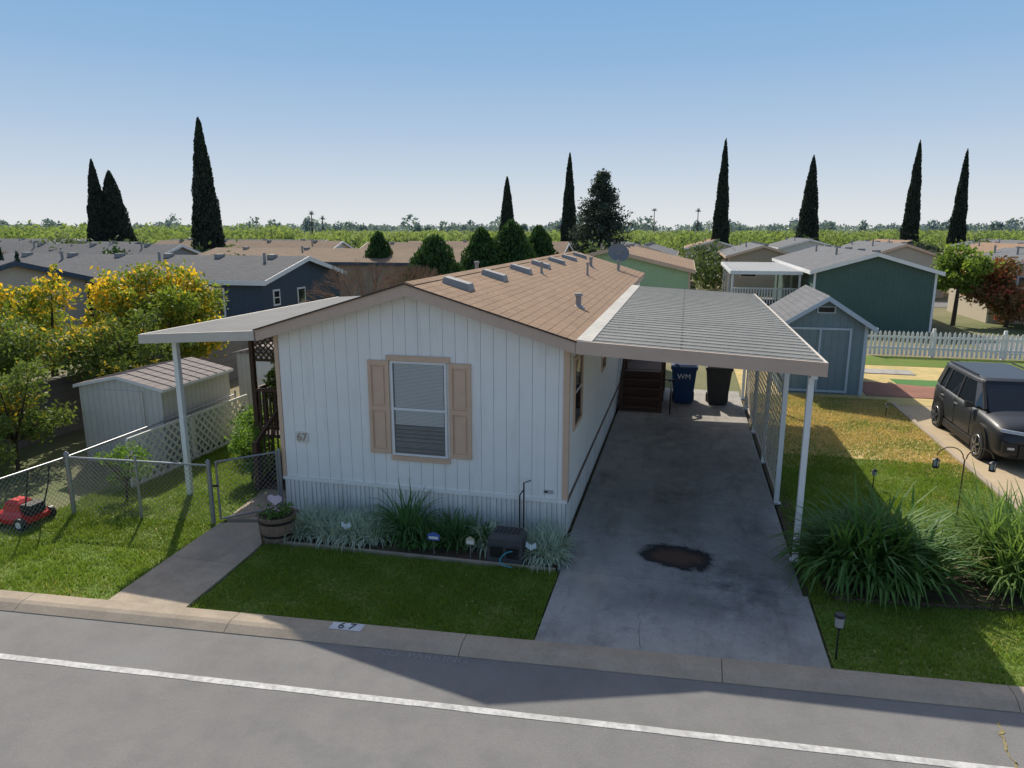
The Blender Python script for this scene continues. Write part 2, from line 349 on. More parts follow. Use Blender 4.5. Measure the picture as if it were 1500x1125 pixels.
for i in range(5):
    if i==0: pl=[(-1.5,kb(-1.5)+.006,0),(1.76,kb(1.76)+.006,0),(1.76,9.146,0),(-1.5,9.146,0)]
    else: pl=[(-1.56,ys[i]+.004,0),(1.70,ys[i]+.004,0),(1.70,ys[i+1]-.004,0),(-1.56,ys[i+1]-.004,0)]
    b.prism(pl,(0,0,.075),dm)
b.out('concrete_driveway')
wm=groundmat('walkway_concrete',(.44,.36,.27),(.34,.285,.22),(.47,.40,.31),scale=.8,fine=25,extra=.25)
b=B()
b.prism([(-7.05,kb(-7.05)+.006,0),(-5.95,kb(-5.95)+.006,0),(-6.02,8.2,0),(-7.13,8.2,0)],(0,0,.08),wm)
b.prism([(-7.13,8.208,0),(-6.02,8.208,0),(-6.08,8.9,0),(-6.6,9.6,0),(-7.2,9.45,0)],(0,0,.08),wm)
b.prism([(-7.2,9.62,0),(-6.62,9.72,0),(-6.6,11.2,0),(-7.4,11.2,0)],(0,0,.08),wm)
b.out('front_walkway')
# lawns
lawn=groundmat('lawn_soil',(.12,.19,.03),(.15,.21,.04),(.20,.19,.07),scale=.7,fine=25)
dry=groundmat('dry_straw_ground',(.60,.45,.20),(.48,.38,.17),(.30,.31,.11),scale=.6,fine=18)
soil=groundmat('garden_soil',(.10,.072,.05),(.14,.105,.07),(.07,.053,.038),scale=1.5,fine=25)
tanm=groundmat('gravel_drive',(.50,.39,.25),(.44,.35,.23),(.52,.43,.30),scale=.6,fine=30)
polys_lawn=[[(-5.92,kb(-5.92)+.01),(-1.53,kb(-1.53)+.01),(-1.53,9.08),(-6.05,8.95)],
 [(-10.3,kb(-10.3)+.01),(-7.08,kb(-7.08)+.01),(-7.16,8.6),(-7.22,9.45),(-7.35,15.0),(-10.3,15.0)],
 [(1.80,kb(1.8)+.01),(5.7,kb(5.7)+.01),(5.7,15.6),(1.80,15.6)],
 [(-30,kb(-30)+.01),(-10.31,kb(-10.31)+.01),(-10.31,9.3),(-30,9.3)]]
b=B()
for pl in polys_lawn: b.add([(x,y,.05) for x,y in pl],[tuple(range(len(pl)))],lawn)
b.out('lawn')
b=B()
b.add([(1.8,15.6,.045),(5.7,15.6,.045),(5.7,29.5,.045),(1.8,29.5,.045)],[(0,1,2,3)],dry); 
b.add([(5.7,21,.045),(20,21,.045),(20,29.5,.045),(5.7,29.5,.045)],[(0,1,2,3)],dry); b.out('dry_yard')
b=B(); b.add([(5.82,kb(5.8)+.01,.04),(9.6,kb(9.6)+.01,.04),(9.6,21,.04),(5.82,21,.04)],[(0,1,2,3)],tanm); b.out('neighbour_gravel_driveway')
b=B(); 
b.add([(-6.1,9.0,.056),(-1.58,9.12,.056),(-1.58,10.4,.056),(-6.5,10.4,.056)],[(0,1,2,3)],soil)
b.add([(1.74,10.2,.056),(2.0,10.2,.056),(2.1,21,.056),(1.74,21,.056)],[(0,1,2,3)],soil)
b.add([(2.0,9.2,.054),(5.6,9.6,.054),(5.6,10.9,.054),(2.0,10.6,.054)],[(0,1,2,3)],soil); b.out('garden_bed_soil')
b=B(); b.prism([(5.70,kb(5.7)+.01,0),(5.80,kb(5.8)+.01,0),(5.80,21,0),(5.70,21,0)],(0,0,.10),conc_k)
b.prism([(-6.1,9.0,0),(-1.58,9.1,0),(-1.58,9.15,0),(-6.1,9.06,0)],(0,0,.085),conc_k)
x=2.1
while x<5.4:
    b.box(x,x+.22,9.16+.1*(x-2),9.20+.1*(x-2),.0,.10,soil); x+=.24
b.out('garden_edging')
pav=shingle('brick_pavers',(.34,.16,.11),(.40,.20,.15),axis='x',w=.2,h=.1,mort=(.2,.17,.14))
b=B(); b.prism([(5.3,22.0,0),(8.2,22.0,0),(8.0,23.6,0),(5.4,24.2,0)],(0,0,.06),pav); b.out('brick_paver_patio')
b=B(); b.add([(6.6,23.9,.05),(9.2,23.7,.05),(9.2,24.8,.05),(6.6,24.8,.05)],[(0,1,2,3)],mat('green_turf_mat',(.08,.2,.05),rough=.95)); 
b.add([(5.3,27.3,.052),(20,27.3,.052),(20,29.4,.052),(5.3,29.4,.052)],[(0,1,2,3)],lawn); b.out('back_lawn')
b=B(); b.prism([(6.0,25.6,0),(7.6,25.6,0),(7.6,26.4,0),(6.0,26.4,0)],(0,0,.07),dm); b.out('stepping_slab')
b=B(); b.add([(12,31.2,.02),(60,31.2,.02),(60,36.5,.02),(12,36.5,.02)],[(0,1,2,3)],asph); 
b.add([(-60,50,.02),(60,50,.02),(60,54,.02),(-60,54,.02)],[(0,1,2,3)],asph);b.out('back_lane')
def inpoly(P,pl):
    x,y=P[:,0],P[:,1]; c=np.zeros(len(P),bool); n=len(pl)
    for i in range(n):
        x1,y1=pl[i]; x2,y2=pl[(i+1)%n]
        if y1==y2: continue
        c^=((y1>y)!=(y2>y))&(x<(x2-x1)*(y-y1)/(y2-y1)+x1)
    return c
gmat=leafmat('grass_blades',(.15,.245,.03),(.25,.34,.055),(.46,.40,.15),trans=.45,frac=.81)
BLp=[]
for pl,den in ((polys_lawn[0],3300),(polys_lawn[1],2300),(polys_lawn[2],2300)):
    A=np.array(pl); lo,hi=A.min(0)-.03,A.max(0)+.03; n=int((hi-lo).prod()*den); P=rng.uniform(lo,hi,(n,2)); Q=P+rng.normal(0,.02,P.shape); P=P[inpoly(Q,pl)]; BLp.append(P)
P=np.concatenate(BLp)
keep=~((P[:,0]>2.0)&(P[:,0]<5.5)&(P[:,1]>9.3+.1*(P[:,0]-2))&(P[:,1]<10.7)); P=P[keep]; n=len(P)
pat=np.sin(P[:,0]*3.1+np.sin(P[:,1]*2.3)*1.5)*np.sin(P[:,1]*4.2+np.sin(P[:,0]*1.7))+.6*np.sin(P[:,0]*9.1+P[:,1]*5)*np.sin(P[:,1]*8.3-P[:,0]*4)
hgt=.045*rng.uniform(.5,1.4,n)*(1+.42*pat)
a=rng.uniform(0,2*math.pi,n); w=.008; ln=rng.normal(0,.02,(n,2))
V=np.zeros((n,3,3)); V[:,0,:2]=P-np.stack([np.cos(a),np.sin(a)],1)*w; V[:,1,:2]=P+np.stack([np.cos(a),np.sin(a)],1)*w; V[:,2,:2]=P+ln
V[:,:2,2]=.048; V[:,2,2]=.05+hgt
quads('lawn_grass_blades',V,gmat,k=3)
n=42000; yy=14.6+6.9*rng.uniform(0,1,n)**.8; P=np.stack([rng.uniform(1.9,5.7,n),yy],1); a=rng.uniform(0,6.28,n); V=np.zeros((n,3,3)); w=.014
ok=P[:,1]>15.2+.45*np.sin(P[:,0]*2.1)+.25*np.sin(P[:,0]*5.3)+rng.normal(0,.35,n); P=P[ok]; a=a[ok]; n=len(P); V=V[:n]
V[:,0,:2]=P-np.stack([np.cos(a),np.sin(a)],1)*w; V[:,1,:2]=P+np.stack([np.cos(a),np.sin(a)],1)*w; V[:,2,:2]=P+rng.normal(0,.03,(n,2)); V[:,:2,2]=.044; V[:,2,2]=.055+.05*rng.uniform(.3,1,n)
quads('dry_grass',V,leafmat('dry_grass_blades',(.58,.46,.20),(.68,.53,.23),(.24,.33,.08),frac=.62),k=3)
# scattered dry leaves on lawn, bed and drive
n=900; P=np.stack([rng.uniform(-10,5.6,n),rng.uniform(7.6,13,n),np.full(n,.098)],1); P=P[~((P[:,0]>-6.5)&(P[:,0]<-1.6)&(P[:,1]>10.25))]
V=leafquads(P,.018,.6); V[:,:,2]=P[:,None,2]+(V[:,:,2]-P[:,None,2])*.2
quads('fallen_leaves',V,leafmat('fallen_leaf_litter',(.30,.19,.09),(.48,.36,.16),trans=.1))
# ------------------------------------------------------------------ main mobile home
H=empty('mobile_home',(-4.06,18.5,0))
xl,xr,yf,yb=-6.5,-1.62,10.3,26.8; xc=-4.06
zt=lambda x:3.99-.30*abs(x-xc)
b=B()
b.prism([(xl+.015,yf+.012,.0),(xr-.015,yf+.012,.0),(xr-.015,yf+.012,zt(xr)-.1),(xc,yf+.012,zt(xc)-.1),(xl+.015,yf+.012,zt(xl)-.1)],(0,yb-yf-.03,0),mat('siding_groove',(.50,.50,.48),rough=.8))
x=xl+.06; g=.006; per=.2033
while x<xr-.02:
    x1=min(x+per-g,xr-.06)
    for xa,xb in ((x,x1),) if not (x<xc<x1) else ((x,xc),(xc,x1)):
        b.prism([(xa,yf,.66),(xb,yf,.66),(xb,yf,zt(xb)-.08),(xa,yf,zt(xa)-.08)],(0,.011,0),WHITE)
    x+=per
x=xl+.01
while x<xr-.02:
    x1=min(x+.405,xr-.01); b.box(x,x1-.014,yf+.004,yf+.011,.03,.60,SKIRT)
    for q in (.06,.14,.22,.30): 
        if x+q+.035<x1:
            b.box(x+q,x+q+.035,yf-.012,yf+.003,.04,.595,SKIRT); b.box(x+q+.0351,x+q+.043,yf-.001,yf+.0035,.04,.595,SKIRT2)
    x+=.405
b.box(xl-.01,xr+.01,yf-.026,yf+.011,.602,.658,WHITE)
for sx,xa,xb in ((1,xr-.014,xr),(-1,xl,xl+.014)):
    y=yf+.08
    while y<yb:
        y1=min(y+per-g,yb); b.box(xa,xb,y,y1,.66,zt(xr)-.13,WHITE); b.box(xa-.004*sx,xb-.004*sx,y,y1,.03,.6,SKIRT); y+=per
b.box(xr-.005,xr+.02,yf+.02,yb,.605,.645,mat('dark_side_rub_strip',(.22,.16,.12),rough=.6))
b.out('walls',H)
b=B()
b.box(xl-.015,xl+.055,yf-.016,yf+.0,.66,zt(xl)-.10,TAN); b.box(xr-.075,xr+.016,yf-.016,yf+.0,.66,zt(xr)-.10,TAN)
b.box(xr+.001,xr+.016,yf+.002,yf+.075,.66,zt(xr)-.12,TAN); b.box(xl-.016,xl-.001,yf+.002,yf+.075,.66,zt(xl)-.12,TAN)
yr=9.98
for xa,xb in ((-6.64,xc),(xc,-1.48)):
    b.prism([(xa,yr,zt(xa)-.20),(xb,yr,zt(xb)-.20),(xb,yr,zt(xb)-.02),(xa,yr,zt(xa)-.02)],(0,.03,0),FASC)
b.box(-1.50,-1.48,yr+.03,yb+.1,zt(-1.5)-.19,zt(-1.5)-.025,FASC); b.box(-6.64,-6.62,yr+.03,yb+.1,zt(-1.5)-.19,zt(-1.5)-.025,FASC)
b.out('fascia_trim',H)
b=B()
DRIP=mat('dark_drip_edge',(.06,.05,.045),rough=.7)
for s in (-1,1):
    xe=xc+s*2.6
    b.prism([(xc,yr-.03,zt(xc)),(xe,yr-.03,zt(xe)),(xe,yr-.03,zt(xe)-.02),(xc,yr-.03,zt(xc)-.02)][::s],(0,yb-yr+.2,0),ROOFB)
    b.prism([(xc,yr-.034,zt(xc)-.001),(xe,yr-.034,zt(xe)-.001),(xe,yr-.034,zt(xe)-.026),(xc,yr-.034,zt(xc)-.026)][::s],(0,.006,0),DRIP)
    b.prism([(xc,yr+.04,zt(xc)-.03),(xe,yr+.04,zt(xe)-.03),(xe,yr+.04,zt(xe)-.05),(xc,yr+.04,zt(xc)-.05)][::s],(0,yb-yr,0),CREAM)
for i in range(84):
    y=yr+i*.2
    for s in (-1,1): b.prism([(xc,y,zt(xc)+.014),(xc+s*.14,y,zt(xc+.14)+.012),(xc+s*.14,y,zt(xc+.14)+.002),(xc,y,zt(xc)+.003)][::s],(0,.192,0),ROOFB)
b.out('shingle_roof',H)
b=B()
for y in (11.2,13.5,15.8,18.1,20.4,22.7,25.0):
    x0=-3.82
    b.add([(x0,y-.13,zt(x0)+.1),(x0+.42,y-.13,zt(x0+.42)+.11),(x0+.42,y+.13,zt(x0+.42)+.11),(x0,y+.13,zt(x0)+.1),(x0-.03,y-.17,zt(x0)),(x0+.44,y-.17,zt(x0+.44)),(x0+.44,y+.17,zt(x0+.44)),(x0-.03,y+.17,zt(x0))],[(0,1,2,3),(4,5,1,0),(5,6,2,1),(6,7,3,2),(7,4,0,3)],VENT)
for (x,y,r,h) in ((-1.93,13.3,.055,.2),(-3.3,16.6,.03,.22),(-2.6,19.5,.03,.3),(-2.9,22.5,.05,.25),(-2.2,24.2,.04,.3),(-5.3,18,.05,.3)):
    b.cyl((x,y,zt(x)-.03),(x,y,zt(x)+h),r,r,VENT,10); b.cyl((x,y,zt(x)+h),(x,y,zt(x)+h+.05),r*1.5,r*1.3,VENT,10); b.cyl((x,y,zt(x)-.03),(x,y,zt(x)+.03),r*2.4,r*1.2,VENT,10)
b.out('roof_vents',H,bevel=.008)
def window(x0,x1,z0,z1,y,parent,name):
    b=B(); f=.035
    b.box(x0,x1,y-.03,y-.001,z0,z0+f,TRIMW); b.box(x0,x1,y-.03,y-.001,z1-f,z1,TRIMW)
    b.box(x0,x0+f,y-.03,y-.001,z0+f,z1-f,TRIMW); b.box(x1-f,x1,y-.03,y-.001,z0+f,z1-f,TRIMW)
    zm=z0+(z1-z0)*.5; b.box(x0+f,x1-f,y-.034,y-.006,zm-.02,zm+.02,TRIMW)
    b.box(x0+f,x1-f,y-.003,y-.001,z0+f,z1-f,mat('room_dark',(.26,.26,.27),rough=.9))
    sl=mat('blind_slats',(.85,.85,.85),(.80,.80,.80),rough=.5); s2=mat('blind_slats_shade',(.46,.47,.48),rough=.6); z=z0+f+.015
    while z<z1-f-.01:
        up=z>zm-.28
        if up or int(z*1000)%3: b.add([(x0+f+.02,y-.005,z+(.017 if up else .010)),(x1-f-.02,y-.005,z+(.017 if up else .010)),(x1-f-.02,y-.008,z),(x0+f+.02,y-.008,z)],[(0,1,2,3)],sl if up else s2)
        z+=.022
    b.add([(x0+f,y-.018,z0+f),(x1-f,y-.018,z0+f),(x1-f,y-.018,z1-f),(x0+f,y-.018,z1-f)],[(0,1,2,3)],clearglass())
    b.out(name,parent)
window(-4.47,-3.54,1.19,2.74,yf,H,'front_window')
b=B()
b.box(-4.53,-3.48,yf-.05,yf-.001,2.745,2.83,TAN); b.box(-4.50,-3.5,yf-.035,yf-.001,1.10,1.185,TAN); b.box(-4.46,-3.55,yf-.045,yf-.036,1.165,1.182,TAN)
for xa,xb in ((-4.86,-4.50),(-3.50,-3.14)):
    b.box(xa,xb,yf-.012,yf-.001,1.2,2.74,TAN); f=.06
    b.box(xa,xa+f,yf-.036,yf-.0125,1.2,2.74,TAN); b.box(xb-f,xb,yf-.036,yf-.0125,1.2,2.74,TAN)
    for z in (1.2,1.92,2.66): b.box(xa+f,xb-f,yf-.036,yf-.0125,z,z+.08,TAN)
    for z0,z1 in ((1.31,1.89),(2.03,2.63)): b.box(xa+f+.03,xb-f-.03,yf-.024,yf-.0125,z0,z1,TAN)
b.out('shutters_and_sill',H,bevel=.004)
b=B()
for yc,w,z0,z1 in ((11.25,.8,1.7,2.75),(15.0,.6,1.9,2.75)):
    X=xr+.03
    b.box(xr+.001,X,yc-w/2-.07,yc-w/2,z0-.07,z1+.07,TAN); b.box(xr+.001,X,yc+w/2,yc+w/2+.07,z0-.07,z1+.07,TAN)
    b.box(xr+.001,X,yc-w/2,yc+w/2,z0-.07,z0,TAN); b.box(xr+.001,X,yc-w/2,yc+w/2,z1,z1+.07,TAN)
    b.box(xr+.001,xr+.01,yc-w/2,yc+w/2,z0,z1,DGLASS); b.box(xr+.0101,xr+.02,yc-w/2,yc+w/2,(z0+z1)/2-.015,(z0+z1)/2+.015,TRIMW)
b.box(xr+.001,xr+.02,19.3,20.2,.95,2.9,TRIMW); b.out('side_windows',H)
b=B(); b.prism([(-6.22,yf-.02,1.30),(-6.19,yf-.02,1.27),(-6.02,yf-.02,1.27),(-5.99,yf-.02,1.30),(-5.99,yf-.02,1.43),(-6.02,yf-.02,1.46),(-6.19,yf-.02,1.46),(-6.22,yf-.02,1.43)],(0,.018,0),mat('plaque',(.74,.71,.65),rough=.5)); b.out('number_plaque',H)
text('67',.19,(-6.105,yf-.024,1.365),(math.pi/2,0,0),mat('digit_tan',(.36,.25,.18),rough=.6),'plaque_digits',H,ext=.003)
b=B(); b.box(-1.98,-1.83,yf-.012,yf-.001,.74,.80,mat('data_plate',(.5,.5,.48),rough=.4)); b.box(-1.97,-1.92,yf-.015,yf-.0121,.755,.785,BLACK)
b.out('data_plate',H)
# satellite dish
D_=empty('satellite_dish',(-2.25,25.2,zt(-2.25))); b=B(); dz=zt(-2.25)
b.path([(-2.25,25.2,dz-.05),(-2.25,25.2,dz+.35),(-2.3,25.05,dz+.5)],.02,STEEL)
c=Vector((-2.3,25.0,dz+.52)); nrm=Vector((.35,-.8,.45)).normalized(); u=nrm.cross(Vector((0,0,1))).normalized(); v=u.cross(nrm)
rings=[]
for r,d in ((.02,0),(.15,.02),(.28,.06),(.38,.10)):
    rings.append([c+u*math.cos(t)*r+v*math.sin(t)*r*.9+nrm*d for t in np.linspace(0,2*math.pi,21)[:-1]])
dmt=mat('dish_grey',(.22,.23,.24),(.18,.19,.20),rough=.5)
b.loft(rings,dmt,cap=False); b.beam(c-v*.3,c+nrm*.42-v*.12,.02,.02,dmt); b.cyl(c+nrm*.38-v*.12,c+nrm*.48-v*.1,.035,.035,dmt); b.out('dish_parts',D_)
# ------------------------------------------------------------------ carport
C=empty('carport',(.2,15.4,0)); b=B()
zc=lambda x:3.205-(x+1.47)*.052
y0,y1=10.0,20.8
b.prism([(-1.47,y0,zc(-1.47)),(1.86,y0,zc(1.86)),(1.86,y0,zc(1.86)-.03),(-1.47,y0,zc(-1.47)-.03)],(0,y1-y0,0),ROOFG)
y=y0+.16
while y<y1: # raised laps of the roofing
    b.prism([(-1.24,y,zc(-1.24)+.001),(1.86,y,zc(1.86)+.001),(1.86,y,zc(1.86)+.009),(-1.24,y,zc(-1.24)+.009)],(0,.02,0),ROOFG); y+=.32
b.prism([(-1.47,y0+.02,zc(-1.47)-.035),(1.83,y0+.02,zc(1.83)-.035),(1.83,y0+.02,zc(1.83)-.05),(-1.47,y0+.02,zc(-1.47)-.05)],(0,y1-y0-.04,0),mat('carport_soffit',(.5,.5,.5),rough=.6,stripes=('y',.3,.05,.4)))
b.out('roof_deck',C)
b=B()
b.prism([(-1.47,y0-.04,zc(-1.47)+.006),(1.90,y0-.04,zc(1.9)+.006),(1.90,y0-.04,zc(1.9)-.185),(-1.47,y0-.04,zc(-1.47)-.185)],(0,.035,0),FASC)
b.box(1.865,1.90,y0-.004,y1,zc(1.9)-.185,zc(1.9)+.006,CREAM)
fl=mat('white_flashing',(.52,.50,.46),(.38,.36,.33),rough=.8,spec=.15)
b.prism([(-1.47,y0-.01,zc(-1.47)+.02),(-1.25,y0-.01,zc(-1.25)+.012),(-1.25,y0-.01,zc(-1.25)+.002),(-1.47,y0-.01,zc(-1.47)+.002)],(0,y1-y0,0),fl)
b.out('fascia',C)
b=B()
for i,y in enumerate((10.22,12.5,14.8,17.1,19.4,20.6)):
    b.box(1.705,1.785,y-.04,y+.04,.05,2.80,WPOST); b.box(1.67,1.82,y-.07,y+.07,.075,.085,STEEL)
b.box(1.70,1.79,y0,y1,2.801,2.97,WPOST)
for y in (12.5,14.8,17.1,19.4): b.box(-1.45,1.69,y-.03,y+.03,2.88,2.96,WPOST)
b.out('posts_and_beams',C,bevel=.006)
LATT=mat('tan_lattice',(.66,.60,.50),(.58,.52,.43),rough=.75)
def lattice(b,axis,c,u0,u1,z0,z1,m,sp=.11,w=.03,t=.008,frame=True):
    def P(u,z,o): return (c+o,u,z) if axis=='x' else (u,c+o,z)
    for sgn,off in ((1,-t),(-1,t)):
        k=-(z1-z0) ; 
        while k<(u1-u0):
            s0=max(0,-k); s1=min(z1-z0,(u1-u0)-k)
            if s1-s0>.02:
                a=P(u0+k+s0,(z0+s0) if sgn>0 else (z1-s0),off); e_=P(u0+k+s1,(z0+s1) if sgn>0 else (z1-s1),off)
                b.beam(a,e_,t,w,m) 
            k+=sp
    if frame:
        for z in (z0,z1): b.beam(P(u0,z,0),P(u1,z,0),.03,.05,m)
        for u in (u0,u1): b.beam(P(u,z0,0),P(u,z1,0),.03,.05,m)
b=B()
for ya,yb_ in ((12.58,14.72),(14.88,17.02),(17.18,19.32)): lattice(b,'x',1.745,ya,yb_,.25,2.2,LATT,sp=.23,w=.036)
b.out('lattice_panels',C)
# left awning
A_=empty('porch_awning',(-7.7,13.5,0)); b=B(); ye=17.1
za=lambda x:3.18+(x+6.64)*.06
b.prism([(-8.8,10.0,za(-8.8)),(-6.66,10.0,za(-6.66)),(-6.66,10.0,za(-6.66)-.03),(-8.8,10.0,za(-8.8)-.03)],(0,ye-10,0),ROOFLT)
b.prism([(-8.84,9.965,za(-8.84)+.006),(-6.66,9.965,za(-6.66)+.006),(-6.66,9.965,za(-6.66)-.15),(-8.84,9.965,za(-8.84)-.15)],(0,.03,0),CREAM)
b.box(-8.84,-8.805,9.996,ye,za(-8.84)-.15,za(-8.84)+.006,CREAM); b.out('awning_roof',A_)
b=B()
for y in (10.5,13.7,16.9): b.box(-8.61,-8.52,y-.045,y+.045,0,2.9,WPOST)
b.box(-8.6,-8.53,10.02,ye-.05,2.901,2.985,WPOST); b.out('posts',A_,bevel=.006)
# porch
PO=empty('wooden_porch',(-7.3,13.3,0)); b=B()
b.box(-8.3,-6.52,12.2,16,.68,.74,BROWN); 
for y in (12.25,14,15.9):
    for x in (-8.25,-6.62): b.box(x-.045,x+.045,y-.045,y+.045,0,1.72,BROWN)
b.box(-8.25,-7.45,12.21,12.27,1.62,1.68,BROWN); b.box(-8.25,-7.45,12.22,12.26,.84,.9,BROWN)
for x in np.arange(-8.15,-7.45,.115): b.box(x-.018,x+.018,12.225,12.255,.9,1.62,BROWN)
b.box(-8.28,-8.22,12.3,16,1.62,1.68,BROWN)
for y in np.arange(12.4,16,.115): b.box(-8.265,-8.235,y-.018,y+.018,.74,1.62,BROWN)
for i in range(4): b.box(-7.42,-6.6,11.0+i*.3,11.32+i*.3,.15*i+.10,.15*i+.14,BROWN); 
for x in (-7.45,-6.57):
    b.beam((x,10.95,.05),(x,12.2,.62),.04,.2,BROWN); b.beam((x,10.95,.95),(x,12.2,1.65),.05,.07,BROWN); b.box(x-.045,x+.045,10.9,10.99,0,1.0,BROWN)
    for q in np.arange(.1,1,.12): b.beam((x,10.95+q*1.25,.1+q*.57),(x,10.95+q*1.25,.95+q*.7),.025,.025,BROWN)
lattice(b,'y',12.25,-8.25,-6.6,2.25,2.95,BROWN,sp=.12)
for x in (-8.25,-6.6): b.box(x-.04,x+.04,12.2,12.29,1.72,2.95,BROWN)
b.out('deck_rails_and_steps',PO)
# stairs on driveway side
ST=empty('wooden_entry_steps',(-1,19,0)); b=B()
for i in range(5):
    b.box(-1.56,-.45,18.45+i*.27,18.73+i*.27,.19*(i+1)-.035,.19*(i+1),BROWN); b.box(-1.54,-.47,18.47+i*.27,18.49+i*.27,.19*i+.075*(i==0),.19*(i+1)-.036,BROWN)
b.box(-1.56,-.45,19.8,21.3,.92,.96,BROWN); b.box(-1.54,-.47,19.82,21.3,.08,.919,BROWN)
for x in (-.47,-1.5):
    b.beam((x,18.5,.95),(x,19.8,1.85),.05,.07,BROWN)
    for y,z in ((18.5,.95),(19.82,1.85),(21.2,1.85)): b.box(x-.04,x+.04,y-.04,y+.04,.08,z,BROWN)
b.box(-1.5,-.45,21.18,21.24,1.8,1.86,BROWN); b.box(-.5,-.44,19.8,21.2,1.8,1.86,BROWN)
for x in np.arange(-1.45,-.47,.12): b.box(x-.018,x+.018,21.19,21.23,.96,1.8,BROWN)
b.out('steps_and_rails',ST)
# ------------------------------------------------------------------ bins
def bin_(x,y,col,lid,name,txt=None):
    e=empty(name,(x,y,.075)); b=B(); z0=.12
    r=lambda w,d,z:[(x-w,y-d,z),(x+w,y-d,z),(x+w,y+d,z),(x-w,y+d,z)]
    b.loft([r(.25,.27,z0),r(.28,.30,.5),r(.33,.36,1.05),r(.355,.39,1.05),r(.355,.39,1.10)],col,smooth=False)
    b.loft([r(.36,.41,1.102),r(.36,.41,1.13),r(.28,.33,1.19)],lid,smooth=False)
    b.cyl((x-.30,y+.25,.2),(x-.23,y+.25,.2),.12,.12,BLACK,14); b.cyl((x+.23,y+.25,.2),(x+.30,y+.25,.2),.12,.12,BLACK,14)
    b.cyl((x-.30,y+.43,1.07),(x+.30,y+.43,1.07),.02,.02,BLACK,8)
    b.out('bin_body',e,bevel=.012)
    if txt: text(txt,.20,(x,y-.362,.86),(math.radians(83),0,0),TRIMW,'lettering',e)
blue=mat('blue_bin_plastic',(.012,.045,.13),(.014,.05,.14),rough=.45); dgr=mat('dark_grey_bin_plastic',(.03,.033,.035),(.04,.042,.045),rough=.45)
bin_(.10,19.85,blue,blue,'recycling_bin','WM'); bin_(1.02,19.9,dgr,dgr,'rubbish_bin')
# bicycle
e=empty('bicycle',(-.2,18.6,.075)); b=B(); bx=-.22
for y in (18.3,19.25):
    b.torus((bx,y,.40),(1,0,0),.30,.02,BLACK,24,6)
    for t in np.linspace(0,6.28,13)[:-1]: b.cyl((bx,y,.40),(bx,y+.3*math.cos(t),.40+.3*math.sin(t)),.003,.003,STEEL,4)
b.path([(bx,19.25,.4),(bx,18.85,.38),(bx,18.98,.8),(bx,19.25,.4)],.018,BLACK); b.path([(bx,18.85,.38),(bx,18.42,.75),(bx,18.98,.75)],.018,BLACK); b.path([(bx,18.3,.4),(bx,18.42,.75),(bx,18.46,.95)],.016,STEEL)
b.path([(bx-.27,18.55,.98),(bx-.1,18.46,.96),(bx+.1,18.46,.96),(bx+.27,18.55,.98)],.014,BLACK); b.box(bx-.06,bx+.06,18.88,19.12,.82,.87,BLACK); b.path([(bx,18.98,.8),(bx,19,.84)],.014,STEEL)
b.out('frame_and_wheels',e)
# ------------------------------------------------------------------ planting bed
silver=leafmat('variegated_blades',(.36,.46,.33),(.58,.66,.54),trans=.3)
dgreen=leafmat('dark_strap_leaves',(.07,.16,.045),(.12,.24,.07),trans=.35)
agreen=leafmat('agapanthus_leaves',(.07,.17,.035),(.16,.29,.065),(.38,.34,.14),trans=.45,frac=.93,spec=.5)
bush=leafmat('bush_leaves',(.10,.21,.035),(.21,.34,.07),trans=.45)
def tuft(name,x,y,n,l,w,m,**k): quads(name,tuftblades(x,y,.055,n,l,w,**k),m)
for x,y in ((-5.75,9.8),(-5.5,9.55),(-5.2,9.85),(-4.95,9.55),(-4.65,9.8),(-4.45,9.45),(-5.65,9.35),(-5.15,9.35),(-4.75,9.35),(-2.72,9.65),(-1.90,9.5),(-1.72,9.75),(-2.0,9.85),(-1.72,9.4)):
    tuft('variegated_grass_tuft',x,y,190,.46,.018,silver,base=.16,spread=1.15)
for x,y,l in ((-4.05,9.75,.88),(-3.95,9.6,.62),(-3.55,9.5,.52),(-3.2,9.55,.55),(-2.95,9.75,.5),(-3.85,9.4,.4),(-3.35,9.85,.5)):
    tuft('strap_leaf_plant',x,y,130,l,.026,dgreen,base=.15,spread=.9)
AG=[]
for i in range(14):
    a=rng.uniform(0,6.28); r=.60*math.sqrt(rng.uniform(0,1)); AG.append(tuftblades(2.78+r*math.cos(a),9.98+r*.75*math.sin(a),.05,100,1.2*rng.uniform(.8,1.15),.055,spread=1.0,base=.12,droop=.9))
quads('agapanthus_clump',np.concatenate(AG),agreen)
AG=[]
for i in range(14):
    a=rng.uniform(0,6.28); r=.62*math.sqrt(rng.uniform(0,1)); AG.append(tuftblades(4.62+r*math.cos(a),10.35+r*.75*math.sin(a),.05,120,1.25*rng.uniform(.8,1.15),.034,spread=.95,base=.12,droop=.8))
quads('agapanthus_clump',np.concatenate(AG),leafmat('agapanthus_leaves_light',(.13,.23,.055),(.25,.37,.11),(.45,.42,.2),trans=.45,frac=.92))
